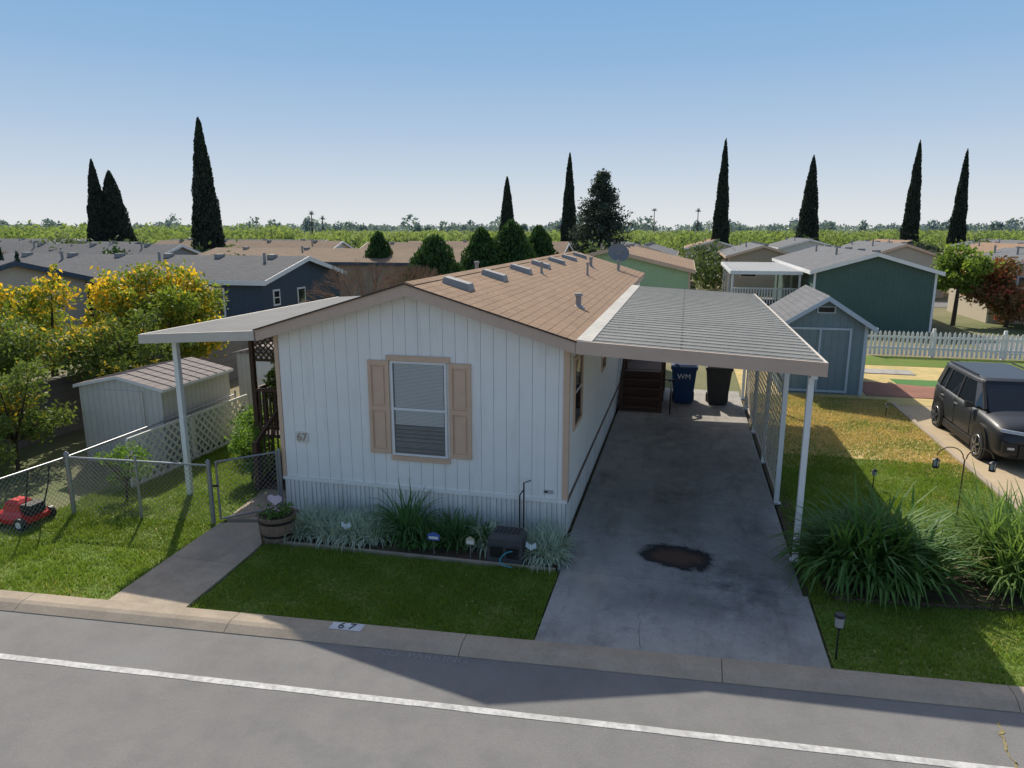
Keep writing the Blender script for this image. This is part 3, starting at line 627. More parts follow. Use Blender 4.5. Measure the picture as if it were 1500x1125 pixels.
# utility box with hose
e=empty('irrigation_utility_box',(-2.33,9.35,.05)); b=B(); ub=mat('weathered_dark_plastic',(.055,.055,.058),(.085,.085,.085),rough=.65)
b.loft([[(-2.60,9.15,.06),(-2.06,9.15,.06),(-2.06,9.55,.06),(-2.60,9.55,.06)],[(-2.58,9.17,.42),(-2.08,9.17,.42),(-2.08,9.53,.42),(-2.58,9.53,.42)],[(-2.53,9.21,.49),(-2.13,9.21,.49),(-2.13,9.49,.49),(-2.53,9.49,.49)]],ub,smooth=False)
for xa in (-2.54,-2.30):
    b.box(xa,xa+.18,9.135,9.148,.16,.33,BLACK)
    for z in (.15,.335): b.box(xa-.012,xa+.192,9.128,9.148,z-.012,z,ub)
for k in range(6): b.box(-2.5+k*.065,-2.47+k*.065,9.25,9.45,.4905,.50,BLACK)
pts=[(-2.2,9.12,.28),(-2.27,9.10,.27),(-2.34,9.07,.22),(-2.37,9.05,.16),(-2.35,9.04,.11),(-2.28,9.02,.095),(-2.18,9.0,.09)]
b.path(pts,.009,mat('blue_hose',(.05,.38,.50),rough=.5))
b.out('box_and_hose',e,bevel=.01)
b=B(); b.path([(-2.32,10.1,.05),(-2.32,10.1,.75),(-2.30,10.22,.78)],.012,BLACK); b.cyl((-2.26,10.12,.1),(-2.26,10.12,.95),.012,.012,BLACK); b.path([(-2.26,10.12,.95),(-2.18,10.25,.95)],.012,STEEL); b.out('garden_tap_pipe')
for x,y,w,c,n in ((-3.42,9.22,.19,(.08,.15,.45),'security_yard_sign'),(-2.85,9.2,.13,(.55,.5,.35),'garden_plant_sign')):
    e=empty(n,(x,y,.05)); b=B(); b.beam((x,y,.03),(x,y,.3),.012,.012,STEEL); b.prism([(x-w/2,y-.008,.28),(x+w/2,y-.008,.28),(x+w/2,y-.008,.37),(x,y-.008,.41),(x-w/2,y-.008,.37)],(0,.006,0),mat(n+'_face',c,rough=.4)); b.prism([(x-w*.38,y-.012,.30),(x+w*.38,y-.012,.30),(x+w*.38,y-.012,.34),(x-w*.38,y-.012,.34)],(0,.003,0),TRIMW); b.out('sign_parts',e)
for x,y in ((-4.85,9.25),(-1.95,9.2)):
    e=empty('garden_ornament',(x,y,.05)); b=B(); b.cyl((x,y,.03),(x,y,.30),.006,.006,STEEL,5)
    for s in (-1,1): b.prism([(x,y,.29),(x+s*.08,y+.01,.33),(x+s*.07,y+.01,.41),(x,y,.36)][::s],(0,.006,0),mat('ornament_pale',(.6,.7,.75),rough=.5))
    b.cyl((x,y-.01,.30),(x,y-.01,.38),.012,.008,TRIMW,6); b.out('butterfly_stake',e)
# barrel planter
e=empty('barrel_planter',(-5.95,9.15,.08)); b=B(); wood=mat('weathered_barrel_wood',(.17,.12,.085),(.25,.18,.13),scale=20,rough=.85,stripes=('x',.07,.08,.5))
def ring(x,y,r,z,n=20): return [(x+r*math.cos(t),y+r*math.sin(t),z) for t in np.linspace(0,2*math.pi,n+1)[:-1]]
bx,by=-5.95,9.15
b.loft([ring(bx,by,.22,.085),ring(bx,by,.26,.25),ring(bx,by,.28,.42),ring(bx,by,.30,.48),ring(bx,by,.27,.48),ring(bx,by,.25,.42)],wood,smooth=False)
for z,r in ((.16,.246),(.38,.284)): b.loft([ring(bx,by,r,z),ring(bx,by,r+.004,z+.04)],BLACK,cap=False)
b.add(ring(bx,by,.26,.43),[tuple(range(20))],soil); b.out('barrel',e)
quads('flowers_foliage',leafquads(np.array([bx,by,.52])+rng.normal(size=(420,3))*np.array([.12,.12,.05]),.03),agreen,e)
quads('pink_flowers',leafquads(np.array([bx,by,.58])+rng.normal(size=(60,3))*np.array([.10,.10,.04]),.018,.9),mat('pink_petals',(.6,.25,.4),(.7,.6,.65),rough=.6),e)
b=B(); b.beam((bx+.02,by-.05,.45),(bx+.02,by-.05,.72),.01,.01,STEEL); b.prism([(bx-.10,by-.06,.72),(bx+.02,by-.06,.64),(bx+.14,by-.06,.72),(bx+.14,by-.06,.78),(bx+.08,by-.06,.81),(bx+.02,by-.06,.78),(bx-.04,by-.06,.81),(bx-.10,by-.06,.78)],(0,.01,0),mat('heart_sign',(.6,.5,.6),rough=.5)); b.out('heart_sign',e)
# ------------------------------------------------------------------ chain link
def chain(b,p0,p1,z0,z1,sp=.085,w=.004,m=STEEL):
    p0=Vector((*p0,0));p1=Vector((*p1,0)); Ln=(p1-p0).length; d=(p1-p0)/Ln; Hh=z1-z0
    k=-Hh
    while k<Ln:
        s0=max(0,-k); s1=min(Hh,Ln-k)
        if s1-s0>.02:
            for sg in (0,1):
                a=p0+d*(k+s0); c=p0+d*(k+s1)
                a.z=(z0+s0) if sg==0 else (z1-s0); c.z=(z0+s1) if sg==0 else (z1-s1); b.beam(a,c,w,w,m)
        k+=sp
def post(b,x,y,h,r=.035): b.cyl((x,y,0),(x,y,h),r,r,STEEL,10); b.cyl((x,y,h),(x,y,h+.04),r*1.15,r*.3,STEEL,10)
e=empty('chain_link_fence',(-9.87,9.24,0)); b=B()
cp=(-9.87,9.24); gp=(-7.3,9.42)
segs=[(cp,(-8.6,9.33)),((-8.6,9.33),gp),(cp,(-10.05,6.95)),(cp,(-9.95,14.0))]
for a,c in segs:
    chain(b,a,c,.07,1.05); b.cyl((*a,1.06),(*c,1.06),.018,.018,STEEL,8)
for p in (cp,gp,(-8.6,9.33),(-10.05,6.95),(-9.9,11.6),(-9.95,14.0)): post(b,*p,1.12,.038 if p in (cp,gp) else .022)
b.out('fence_mesh_and_posts',e)
e=empty('chain_link_gate',(-6.95,9.8,0)); b=B(); g0=(-7.22,9.5); g1=(-6.56,10.2)
chain(b,g0,g1,.12,1.08)
for z in (.12,1.1): b.cyl((*g0,z),(*g1,z),.018,.018,STEEL,8)
for p in (g0,g1): b.cyl((*p,.12),(*p,1.1),.018,.018,STEEL,8)
post(b,-6.54,10.24,1.12,.03); b.cyl((-7.2,9.5,.7),(-7.34,9.42,.7),.02,.02,BLACK); b.out('gate_parts',e)
LW=mat('white_lattice',(.80,.78,.73),(.70,.68,.63),rough=.7)
e=empty('lattice_fence',(-9.82,12.2,0)); b=B(); lattice(b,'x',-9.80,10.5,12.25,.08,1.0,LW,sp=.19,w=.045); lattice(b,'x',-9.80,12.3,14.2,.08,1.0,LW,sp=.19,w=.045); b.out('lattice_panels',e)
# metal shed
e=empty('metal_storage_shed',(-11.1,12.9,0)); b=B(); sm=mat('shed_steel_cream',(.62,.60,.54),(.55,.53,.48),rough=.5,stripes=('xy',.14,.12,.75),bump=.15); sr=mat('shed_roof_steel',(.28,.24,.225),(.22,.19,.18),rough=.85,spec=.12,stripes=('x',.2,.1,.45),bump=.2)
b.box(-12.05,-10.08,11.8,14.0,0,1.64,sm)
b.prism([(-12.05,11.8,1.64),(-10.08,11.8,1.64),(-11.06,11.8,1.84)],(0,2.2,0),sm)
for s in (-1,1):
    xe=-11.065+s*1.06
    b.prism([(-11.065,11.74,1.88),(xe,11.74,1.66),(xe,11.74,1.64),(-11.065,11.74,1.86)][::s],(0,2.32,0),sr)
    b.beam((xe,11.74,1.62),(xe,14.06,1.62),.03,.06,TRIMW)
    b.prism([(-11.065,11.735,1.875),(xe,11.735,1.655),(xe,11.735,1.60),(-11.065,11.735,1.82)][::s],(0,.004,0),TRIMW)
    for k in range(1,8):
        y=11.74+k*.29; b.beam((-11.065,y,1.885),(xe,y,1.665),.03,.02,sr)
b.box(-11.6,-10.5,11.77,11.799,.08,1.58,sm); b.out('shed_body',e)
e=empty('metal_storage_shed',(-10.9,17.6,0)); b=B(); b.box(-11.8,-10.1,16.8,18.6,0,1.5,sm); b.prism([(-11.9,16.7,1.5),(-10.0,16.7,1.5),(-10.95,16.7,1.72)],(0,2,0),sr); b.box(-11.2,-10.7,16.77,16.799,.1,1.4,TRIMW); b.out('shed_body',e)
cmw=mat('block_wall',(.20,.185,.165),(.15,.14,.125),rough=.9,stripes=('z',.2,.06,.6),bump=.2)
b=B(); b.box(-14.4,-14.2,6.6,24,0,1.3,cmw); b.box(-14.43,-14.17,6.6,24,1.301,1.36,cmw); b.out('block_wall')
# red mower
e=empty('lawn_mower',(-10.35,8.75,.05)); b=B(); red=mat('red_mower_plastic',(.60,.015,.012),(.55,.02,.015),rough=.35,spec=.5)
mx,my=-10.4,8.75
def mr(l0,l1,w,z): return [(mx+l0,my-w,z),(mx+l1,my-w,z),(mx+l1,my+w,z),(mx+l0,my+w,z)]
b.loft([mr(-.36,.30,.24,.12),mr(-.38,.32,.26,.2),mr(-.32,.24,.22,.27),mr(-.2,.14,.15,.30),mr(-.17,.11,.13,.42),mr(-.10,.06,.09,.47)],red,smooth=False)
for dx in (-.30,.26):
    for s in (-1,1): b.cyl((mx+dx,my+s*.25,.15),(mx+dx,my+s*.31,.15),.11,.11,BLACK,16); b.cyl((mx+dx,my+s*.312,.15),(mx+dx,my+s*.318,.15),.055,.055,TRIMW,12)
for s in (-1,1): b.path([(mx+.25,my+s*.17,.25),(mx+.40,my+s*.2,.7),(mx+.48,my+s*.2,1.05)],.013,BLACK)
b.path([(mx+.48,my-.2,1.05),(mx+.48,my+.2,1.05)],.016,BLACK); b.box(mx+.15,mx+.35,my-.14,my+.14,.25,.42,BLACK); b.box(mx-.12,mx+.08,my-.135,my-.131,.31,.40,BLACK); b.out('deck_wheels_handle',e,bevel=.02)
# solar lights
e=empty('solar_path_light',(1.85,7.78,.05)); b=B(); sx,sy=1.85,7.78
b.cyl((sx,sy,.03),(sx,sy,.42),.011,.009,BLACK,8); b.cyl((sx,sy,.42),(sx,sy,.46),.02,.045,BLACK,12); b.cyl((sx,sy,.46),(sx,sy,.58),.045,.052,mat('frosted_lens',(.30,.31,.32),rough=.2),12); b.cyl((sx,sy,.58),(sx,sy,.61),.065,.05,BLACK,14); b.out('light_parts',e)
for x,y in ((3.6,13.8),(5.2,19.5)):
    e=empty('solar_path_light',(x,y,.05)); b=B(); b.cyl((x,y,.03),(x,y,.3),.01,.01,BLACK,6); b.cyl((x,y,.3),(x,y,.38),.04,.045,MATS['frosted_lens'],8); b.cyl((x,y,.38),(x,y,.41),.055,.03,BLACK,8); b.out('light_parts',e)
# shepherd hook lanterns
e=empty('shepherd_hook_lanterns',(4.4,12,.05)); b=B(); hx,hy=4.4,12.0; IR=mat('bronze_iron',(.16,.11,.06),rough=.5,metal=.4)
b.path([(hx,hy,0),(hx,hy,1.25)],.011,IR)
for s in (-1,1):
    pts=[(hx+s*(.02+.19*(1-math.cos(t))),hy,1.25+.18*math.sin(t)) for t in np.linspace(0,math.pi*.95,9)]
    b.path(pts,.009,IR); px,_,pz=pts[-1]; b.cyl((px,hy,pz-.04),(px,hy,pz-.07),.015,.055,BLACK,8); b.cyl((px,hy,pz-.07),(px,hy,pz-.17),.042,.038,mat('lantern_glass',(.5,.5,.46),rough=.15),8); b.cyl((px,hy,pz-.17),(px,hy,pz-.2),.05,.05,BLACK,8)
    for q in range(4): t=q*math.pi/2; b.beam((px+.044*math.cos(t),hy+.044*math.sin(t),pz-.07),(px+.044*math.cos(t),hy+.044*math.sin(t),pz-.17),.01,.01,BLACK)
b.out('hook_and_lanterns',e)
# ------------------------------------------------------------------ gabled buildings
def gablehouse(name,x0,x1,y0,y1,axis,ze,zr,wall,roof,trim,ov=.25,wins=(),vents=0,th=.1):
    e=empty(name,((x0+x1)/2,(y0+y1)/2,0)); b=B()
    if axis=='y':
        c=(x0+x1)/2; hw=(x1-x0)/2; sl=(zr-ze)/hw
        b.prism([(x0,y0,0),(x1,y0,0),(x1,y0,ze),(c,y0,zr),(x0,y0,ze)],(0,y1-y0,0),wall)
        for s in (-1,1):
            xe=c+s*(hw+ov); zE=zr-sl*(hw+ov)
            b.prism([(c,y0-ov,zr+th),(xe,y0-ov,zE+th),(xe,y0-ov,zE+.01),(c,y0-ov,zr+.01)][::s],(0,y1-y0+2*ov,0),roof)
            b.prism([(c,y0-ov-.03,zr+th-.01),(xe,y0-ov-.03,zE+th-.01),(xe,y0-ov-.03,zE-.09),(c,y0-ov-.03,zr-.09)][::s],(0,.027,0),trim)
            b.box(min(xe,xe+s*.03),max(xe,xe+s*.03),y0-ov-.03,y1+ov,zE-.09,zE+th-.01,trim)
        for x in (x0,x1): b.box(x-.05,x+.05,y0-.012,y0-.002,0,ze,trim)
        for i in range(vents):
            y=y0+(i+.5)*(y1-y0)/vents; b.box(c+.1,c+.5,y-.13,y+.13,zr-.1,zr+th+.06,VENT)
            if i%2: b.cyl((c-.9,y,zr-.5),(c-.9,y,zr+.25),.06,.06,VENT,7)
    else:
        c=(y0+y1)/2; hw=(y1-y0)/2; sl=(zr-ze)/hw
        b.prism([(x0,y0,0),(x0,y0,ze),(x0,c,zr),(x0,y1,ze),(x0,y1,0)],(x1-x0,0,0),wall)
        for s in (-1,1):
            ye=c+s*(hw+ov); zE=zr-sl*(hw+ov)
            b.prism([(x0-ov,c,zr+th),(x0-ov,ye,zE+th),(x0-ov,ye,zE+.01),(x0-ov,c,zr+.01)][::-s],(x1-x0+2*ov,0,0),roof)
            for xx in (x0-ov-.03,x1+ov+.003): b.prism([(xx,c,zr+th-.01),(xx,ye,zE+th-.01),(xx,ye,zE-.09),(xx,c,zr-.09)][::-s],(.027,0,0),trim)
            b.box(x0-ov,x1+ov,min(ye,ye+s*.03),max(ye,ye+s*.03),zE-.09,zE+th-.01,trim)
        for i in range(vents):
            x=x0+(i+.5)*(x1-x0)/vents; b.box(x-.13,x+.13,c-.5,c-.1,zr-.1,zr+th+.06,VENT)
            if i%2: b.cyl((x,c-.9,zr-.5),(x,c-.9,zr+.25),.06,.06,VENT,7)
    b.out('walls_and_roof',e)
    if wins:
        b=B()
        for (f,u,z,w,h) in wins:
            if f=='-y':
                b.box(u-w/2-.07,u+w/2+.07,y0-.03,y0-.002,z-.07,z+h+.07,trim); b.box(u-w/2,u+w/2,y0-.035,y0-.0301,z,z+h,DGLASS); b.box(u-w/2,u+w/2,y0-.04,y0-.0351,z+h/2-.02,z+h/2+.02,trim)
            else:
                b.box(x1+.002,x1+.03,u-w/2-.07,u+w/2+.07,z-.07,z+h+.07,trim); b.box(x1+.0301,x1+.035,u-w/2,u+w/2,z,z+h,DGLASS); b.box(x1+.0351,x1+.04,u-w/2,u+w/2,z+h/2-.02,z+h/2+.02,trim)
        b.out('windows',e)
    return e
blu=mat('blue_grey_siding',(.20,.285,.32),(.17,.245,.275),rough=.7,stripes=('xy',.2,.05,.55),bump=.1)
LTRIM=mat('pale_blue_trim',(.50,.60,.70),(.44,.53,.62),rough=.6)
gs=gablehouse('garden_shed',2.9,5.12,22.0,25.9,'y',2.15,2.88,blu,ROOFGY,LTRIM,ov=.22,th=.06)
b=B()
for x0,x1,z0,z1 in ((3.05,3.11,.1,2.0),(4.68,4.74,.1,2.0),(3.11,4.68,1.94,2.0),(3.11,4.68,.1,.16),(3.87,3.92,.16,1.94)): b.box(x0,x1,21.97,21.998,z0,z1,LTRIM)
b.box(3.94,4.02,21.96,21.969,1.05,1.1,BLACK); b.box(3.75,4.25,21.97,21.998,2.42,2.62,LTRIM); b.box(3.79,4.21,21.965,21.969,2.45,2.59,BLACK); b.out('doors_and_vent',gs)
GREEN=mat('dark_green_siding',(.075,.135,.115),(.062,.115,.098),rough=.7,stripes=('xy',.2,.05,.6))
LGREEN=mat('light_green_siding',(.42,.56,.32),(.37,.50,.28),rough=.7)
NAVY=mat('dark_slate_siding',(.06,.085,.12),(.05,.075,.105),rough=.7,stripes=('xy',.2,.05,.6))
BEIGE=mat('beige_siding',(.55,.48,.38),(.49,.43,.34),rough=.7); WH2=mat('white_siding_far',(.65,.65,.63),(.56,.56,.54),rough=.7); GREY=mat('grey_siding',(.30,.32,.33),(.26,.28,.29),rough=.7)
TAN2=mat('tan_siding',(.44,.34,.25),(.39,.30,.22),rough=.7)
gablehouse('neighbour_green_house',6.1,11.4,37.2,53,'y',2.85,3.65,GREEN,ROOFGY,TRIMW,vents=5)
gablehouse('neighbour_light_green_house',-7.9,.2,37,49,'y',2.8,3.75,LGREEN,ROOFB,TAN,vents=4)
gablehouse('neighbour_slate_house',-31,-15.75,24.4,30.7,'x',2.85,3.6,NAVY,ROOFGX,TRIMW,wins=(('+x',27.2,1.2,.5,1.15),('+x',25.3,1.9,.35,.5),('-y',-18,1.5,1,1)),vents=6)
gablehouse('neighbour_beige_house',-38,-23.5,17.5,24,'x',2.85,3.6,BEIGE,ROOFGX,NAVY,vents=4)
homes=[(-50,-34,26,32,'x',WH2,ROOFGX),(-31,-13,40,46.5,'x',TAN2,ROOFBX),(-52,-34,40,46,'x',GREY,ROOFGX),(-74,-55,40,46,'x',BEIGE,ROOFGX),
(-28,-10,58,64,'x',TAN2,ROOFBX),(-50,-31,58,64,'x',WH2,ROOFBX),(-72,-53,58,64,'x',GREY,ROOFGX),(-95,-76,56,62,'x',WH2,ROOFGX),(-30,-12,72,78,'x',GREY,ROOFBX),(-60,-40,72,78,'x',BEIGE,ROOFGX),(-90,-68,72,78,'x',BEIGE,ROOFGX),
(3.2,8.2,58,72,'y',TAN2,ROOFGY),(-6,-1,58,72,'y',GREY,ROOFGY),(12.5,18,57,72,'y',BEIGE,ROOFGY),(20.5,26,50,66,'y',TAN2,ROOFB),(29,34.5,50,66,'y',GREY,ROOFGY),(38,44,50,66,'y',WH2,ROOFB),(15.5,21,42,48,'y',BEIGE,ROOFGY),(47,53,50,66,'y',BEIGE,ROOFGY),
(26,31,38.5,48,'y',WH2,PORTR),(0,6,84,98,'y',BEIGE,ROOFB),(10,16,84,98,'y',WH2,ROOFGY),(20,26,84,98,'y',GREY,ROOFB),(31,37,84,98,'y',TAN2,ROOFGY),(42,48,84,98,'y',WH2,ROOFGY),(54,60,84,98,'y',BEIGE,ROOFB),(-12,-6,84,98,'y',WH2,ROOFGY),(-26,-20,88,98,'y',GREY,ROOFGY)]
for x0,x1,y0,y1,ax,w,r in homes:
    gablehouse('park_home',x0,x1,y0,y1,ax,2.8+random.uniform(-.1,.1),3.6+random.uniform(-.1,.2),w,r,random.choice([TRIMW,TAN,TRIMW,NAVY]),vents=4,
      wins=(('-y',(x0+x1)/2-1,1.3,1.1,1.1),('+x',(y0+y1)/2,1.3,1.1,1.1)))
def flatport(name,x0,x1,y0,y1,z,m=PORTR):
    e=empty(name,((x0+x1)/2,(y0+y1)/2,0)); b=B(); b.box(x0,x1,y0,y1,z,z+.06,m); b.box(x0-.02,x1+.02,y0-.03,y0-.001,z-.12,z+.05,TRIMW); b.box(x0-.04,x0-.001,y0,y1,z-.12,z+.05,TRIMW)
    for x in (x0+.1,x1-.1):
        y=y0+.1
        while y<y1: b.box(x-.05,x+.05,y-.05,y+.05,0,z-.001,TRIMW); y+=3
    b.out('roof_and_posts',e)
flatport('neighbour_carport',2.3,5.8,39,50,2.65); flatport('neighbour_carport',31.5,35,39,50,2.6); flatport('neighbour_carport',21.5,25.5,39.5,48,2.6); flatport('neighbour_carport',36,40,39,50,2.7)
b=B()
for x in np.arange(2.6,5.9,.14): b.box(x-.03,x+.03,40.0,40.03,.9,1.7,TRIMW)
b.box(2.5,5.9,40.04,40.1,1.7,1.78,TRIMW); b.box(2.5,5.9,40.04,43,.8,.9,BROWN); b.out('neighbour_deck_railing')
b=B(); x=6.9
while x<22:
    q=random.uniform(-.015,.015)
    b.prism([(x,29.7,.06),(x+.09,29.7,.06),(x+.09+q,29.7,.92),(x+.045+q,29.7,1.0),(x+q,29.7,.92)],(0,.02,0),TRIMW); x+=.16
for z in (.3,.72): b.box(6.9,22,29.722,29.76,z,z+.08,TRIMW)
for x in np.arange(6.9,22,2.4): b.box(x-.05,x+.05,29.765,29.86,0,1.1,TRIMW)
b.out('picket_fence')
# ------------------------------------------------------------------ car (compact boxy hatchback)
def car(X,Y):
    e=empty('parked_car',(X,Y+2,0)); paint=mat('dark_grey_car_paint',(.022,.024,.028),(.024,.026,.030),rough=.42,spec=.35); 
    pb=paint.node_tree.nodes['Principled BSDF']; pb.inputs['Coat Weight'].default_value=.2; pb.inputs['Coat Roughness'].default_value=.08
    b=B(); st=[(0,.66,.32,.64,.70),(.05,.78,.24,.80,.86),(.18,.85,.22,.90,.97),(.55,.88,.2,.96,1.04),(1.0,.895,.2,1.0,1.08),(1.7,.90,.2,1.01,1.06),(2.7,.90,.2,1.03,1.06),(3.5,.89,.22,1.07,1.08),(3.95,.87,.26,1.08,1.10),(4.10,.80,.32,1.02,1.06),(4.14,.70,.40,.92,.97)]
    rings=[]
    for s,w,zb,zs,zt_ in st:
        half=[(w*.8,zb),(w,zb+.12),(w*1.01,.55 if zs>.7 else (zb+zs)/2),(w,zs-.09),(w*.95,zs),(w*.6,zt_)]
        rings.append([(X+a,Y+s,z) for a,z in half]+[(X-a,Y+s,z) for a,z in half[::-1]])
    b.loft(rings,paint); b.out('body',e,sub=1)
    b=B(); gl=glassmat('car_glass',(.01,.012,.014),.03)
    lo=[(X-.74,Y+.95,1.03),(X+.74,Y+.95,1.03),(X+.84,Y+1.45,1.02),(X+.84,Y+3.6,1.05),(X+.76,Y+4.04,1.06),(X-.76,Y+4.04,1.06),(X-.84,Y+3.6,1.05),(X-.84,Y+1.45,1.02)]
    hi=[(X-.62,Y+1.62,1.51),(X+.62,Y+1.62,1.51),(X+.70,Y+1.85,1.51),(X+.70,Y+3.7,1.51),(X+.64,Y+3.92,1.51),(X-.64,Y+3.92,1.51),(X-.70,Y+3.7,1.51),(X-.70,Y+1.85,1.51)]
    b.loft([lo,hi],gl,smooth=False); b.out('glass',e)
    b=B(); top=[(X+(a[0]-X)*.84,Y+2.75+(a[1]-Y-2.75)*.88,1.61) for a in hi]; hi2=[(X+(a[0]-X)*1.03,Y+2.75+(a[1]-Y-2.75)*1.015,1.50) for a in hi]; mid=[(X+(a[0]-X)*1.0,Y+2.75+(a[1]-Y-2.75)*.99,1.565) for a in hi]
    b.loft([hi2,mid,top],paint)
    for s in (-1,1):
        def sp(pts,t=.014): b.prism([(X+s*px,Y+py,pz) for px,py,pz in pts][::s],(s*t,0,0),paint)
        b.beam((X+s*.79,Y+1.0,1.05),(X+s*.65,Y+1.66,1.52),.07,.05,BLACK)
        sp([(.842,2.40,1.03),(.842,2.50,1.03),(.705,2.52,1.51),(.705,2.44,1.51)]); sp([(.842,3.25,1.04),(.842,3.36,1.04),(.705,3.34,1.51),(.705,3.26,1.51)])
        sp([(.842,3.62,1.05),(.78,4.03,1.06),(.645,3.92,1.51),(.705,3.58,1.51)],.02)
        b.beam((X+s*.66,Y+1.95,1.63),(X+s*.66,Y+3.7,1.63),.03,.03,BLACK)
        b.loft([[(X+s*.88,Y+1.35,1.02),(X+s*.88,Y+1.45,1.02),(X+s*.88,Y+1.45,1.10),(X+s*.88,Y+1.35,1.10)],[(X+s*1.04,Y+1.38,1.0),(X+s*1.04,Y+1.48,1.0),(X+s*1.04,Y+1.48,1.15),(X+s*1.04,Y+1.38,1.15)]],paint,smooth=False)
        for yy in (2.25,3.15): b.box(X+s*.905-.01,X+s*.905+.012,Y+yy,Y+yy+.18,.86,.89,STEEL)
        for yy in (1.42,2.4,3.3): b.box(X+s*.903-.006,X+s*.903+.006,Y+yy,Y+yy+.012,.38,1.0,BLACK)
        b.box(X+s*.90-.02,X+s*.90+.02,Y+1.25,Y+2.95,.2,.36,BLACK)
    b.box(X-.62,X+.62,Y+3.9,Y+4.06,1.50,1.54,paint)
    b.out('roof_pillars_mirrors',e,bevel=.01)
    b=B(); alloy=mat('alloy_wheel',(.30,.31,.32),(.2,.2,.2),rough=.3,metal=.8)
    for yy in (.85,3.42):
        for s in (-1,1):
            b.cyl((X+s*.60,Y+yy,.40),(X+s*.915,Y+yy,.40),.40,.40,BLACK,28)
            b.cyl((X+s*.70,Y+yy,.33),(X+s*.93,Y+yy,.33),.33,.32,mat('tyre',(.018,.018,.018),rough=.85),28)
            b.torus((X+s*.925,Y+yy,.33),(1,0,0),.21,.02,alloy,24,6); b.cyl((X+s*.92,Y+yy,.33),(X+s*.945,Y+yy,.33),.05,.04,alloy,10)
            for k in range(5):
                t=k*2*math.pi/5+.3; b.beam((X+s*.935,Y+yy+.04*math.cos(t),.33+.04*math.sin(t)),(X+s*.93,Y+yy+.2*math.cos(t),.33+.2*math.sin(t)),.05,.05,alloy,up=(1,0,0))
    b.out('wheels',e)
    b=B(); lamp=mat('headlamp',(.5,.52,.55),rough=.1,spec=.9)
    for s in (-1,1):
        b.prism([(X+s*.36,Y-.01,.78),(X+s*.80,Y+.07,.82),(X+s*.82,Y+.10,.88),(X+s*.38,Y+.03,.84)][::s],(0,.1,0),lamp)
        b.prism([(X+s*.52,Y-.03,.42),(X+s*.78,Y+.0,.42),(X+s*.78,Y+.0,.62),(X+s*.52,Y-.03,.62)][::s],(0,.1,0),BLACK)
        b.prism([(X+s*.58,Y-.035,.49),(X+s*.70,Y-.02,.49),(X+s*.70,Y-.02,.54),(X+s*.58,Y-.035,.54)][::s],(0,.02,0),lamp)
    b.box(X-.5,X+.5,Y-.04,Y+.1,.32,.60,BLACK); b.box(X-.36,X+.36,Y+.0,Y+.12,.78,.83,BLACK); b.box(X-.16,X+.16,Y-.055,Y-.041,.47,.62,TRIMW); b.torus((X,Y+.0,.90),(0,1,.2),.05,.008,alloy,14,5)
    b.out('front_lights_grille',e,bevel=.01)
car(7.08,15.45)
# ------------------------------------------------------------------ trees
citrus=leafmat('citrus_leaves',(.13,.21,.035),(.34,.39,.06),(.88,.58,.05),trans=.5,frac=.62)
dk=leafmat('dark_shrub_leaves',(.09,.14,.035),(.20,.26,.06),(.7,.50,.07),trans=.45,frac=.78)
cyp=leafmat('cypress_foliage',(.024,.038,.030),(.048,.067,.046),trans=.12,spec=.15)
con=leafmat('conical_shrub_foliage',(.035,.085,.025),(.065,.13,.036),trans=.25,spec=.2)
tree('citrus_tree',-14.6,17.6,4.0,4.2,1.0,16000,.07,citrus,nb=24,blobr=.155)
tree('citrus_tree',-16.7,15.6,3.7,3.6,.9,11000,.07,citrus,nb=18,blobr=.165)
tree('yard_tree',-15.4,12.4,3.3,3.8,1.1,10000,.06,dk,nb=20,blobr=.155,trunk=.09)
tree('yard_tree',-13.3,14.6,2.9,2.8,.8,7000,.06,dk,nb=14,blobr=.19,trunk=.08)
tree('yard_tree',-13.0,11.0,2.2,2.2,.4,4500,.05,dk,nb=14,blobr=.18,trunk=.04)
tree('yard_tree',-12.6,9.4,1.7,1.9,.3,3500,.05,dk,nb=12,blobr=.18,trunk=.04)
tree('garden_shrub',-8.6,13.2,1.3,1.2,.2,2500,.04,bush,nb=8,trunk=.03)
tree('garden_shrub',-7.9,11.4,1.0,.9,.15,1800,.04,bush,nb=8,trunk=.03)
tree('rose_bush',-9.5,10.0,1.2,.8,.3,900,.035,bush,nb=7,trunk=.02)
tree('potted_plant',-7.9,12.7,2.3,.8,1.2,1500,.05,dk,nb=7,trunk=.03)
tree('potted_plant',-7.0,13.4,2.0,.6,1.0,1000,.045,bush,nb=6,trunk=.02)
tree('street_tree',13.4,40.4,4.1,2.8,1.6,5000,.11,leafmat('fresh_leaves',(.16,.25,.045),(.29,.39,.08),trans=.45),nb=16,blobr=.2)
pho=leafmat('photinia_leaves',(.13,.14,.045),(.36,.15,.08),(.55,.15,.09),trans=.4,frac=.7)
tree('red_photinia_bush',15.8,40.4,3.8,3.4,.3,7000,.11,pho,nb=14,blobr=.24)
tree('red_photinia_bush',19.5,41,3.4,3,.3,5000,.11,pho,nb=12)
for x,y,h,w in ((-11.2,31.2,4.6,3.5),(-9.9,34.5,4.9,3.0),(-8.6,35.5,5.3,3.5),(-7.6,37.5,5.0,3.0),(-18.5,41.5,4.7,2.6)):
    conetree('conical_evergreen',x,y,h,w,9000,.11,con,power=.62,belly=.35,lump_=.7)
for x,y,h,w in ((-27,23.5,4.1,1.2),(-24.5,22,3.9,1.3)): conetree('small_conifer',x,y,h,w,1500,.14,leafmat('blue_conifer',(.04,.08,.055),(.07,.12,.08),trans=.15),power=1.1,belly=.1)
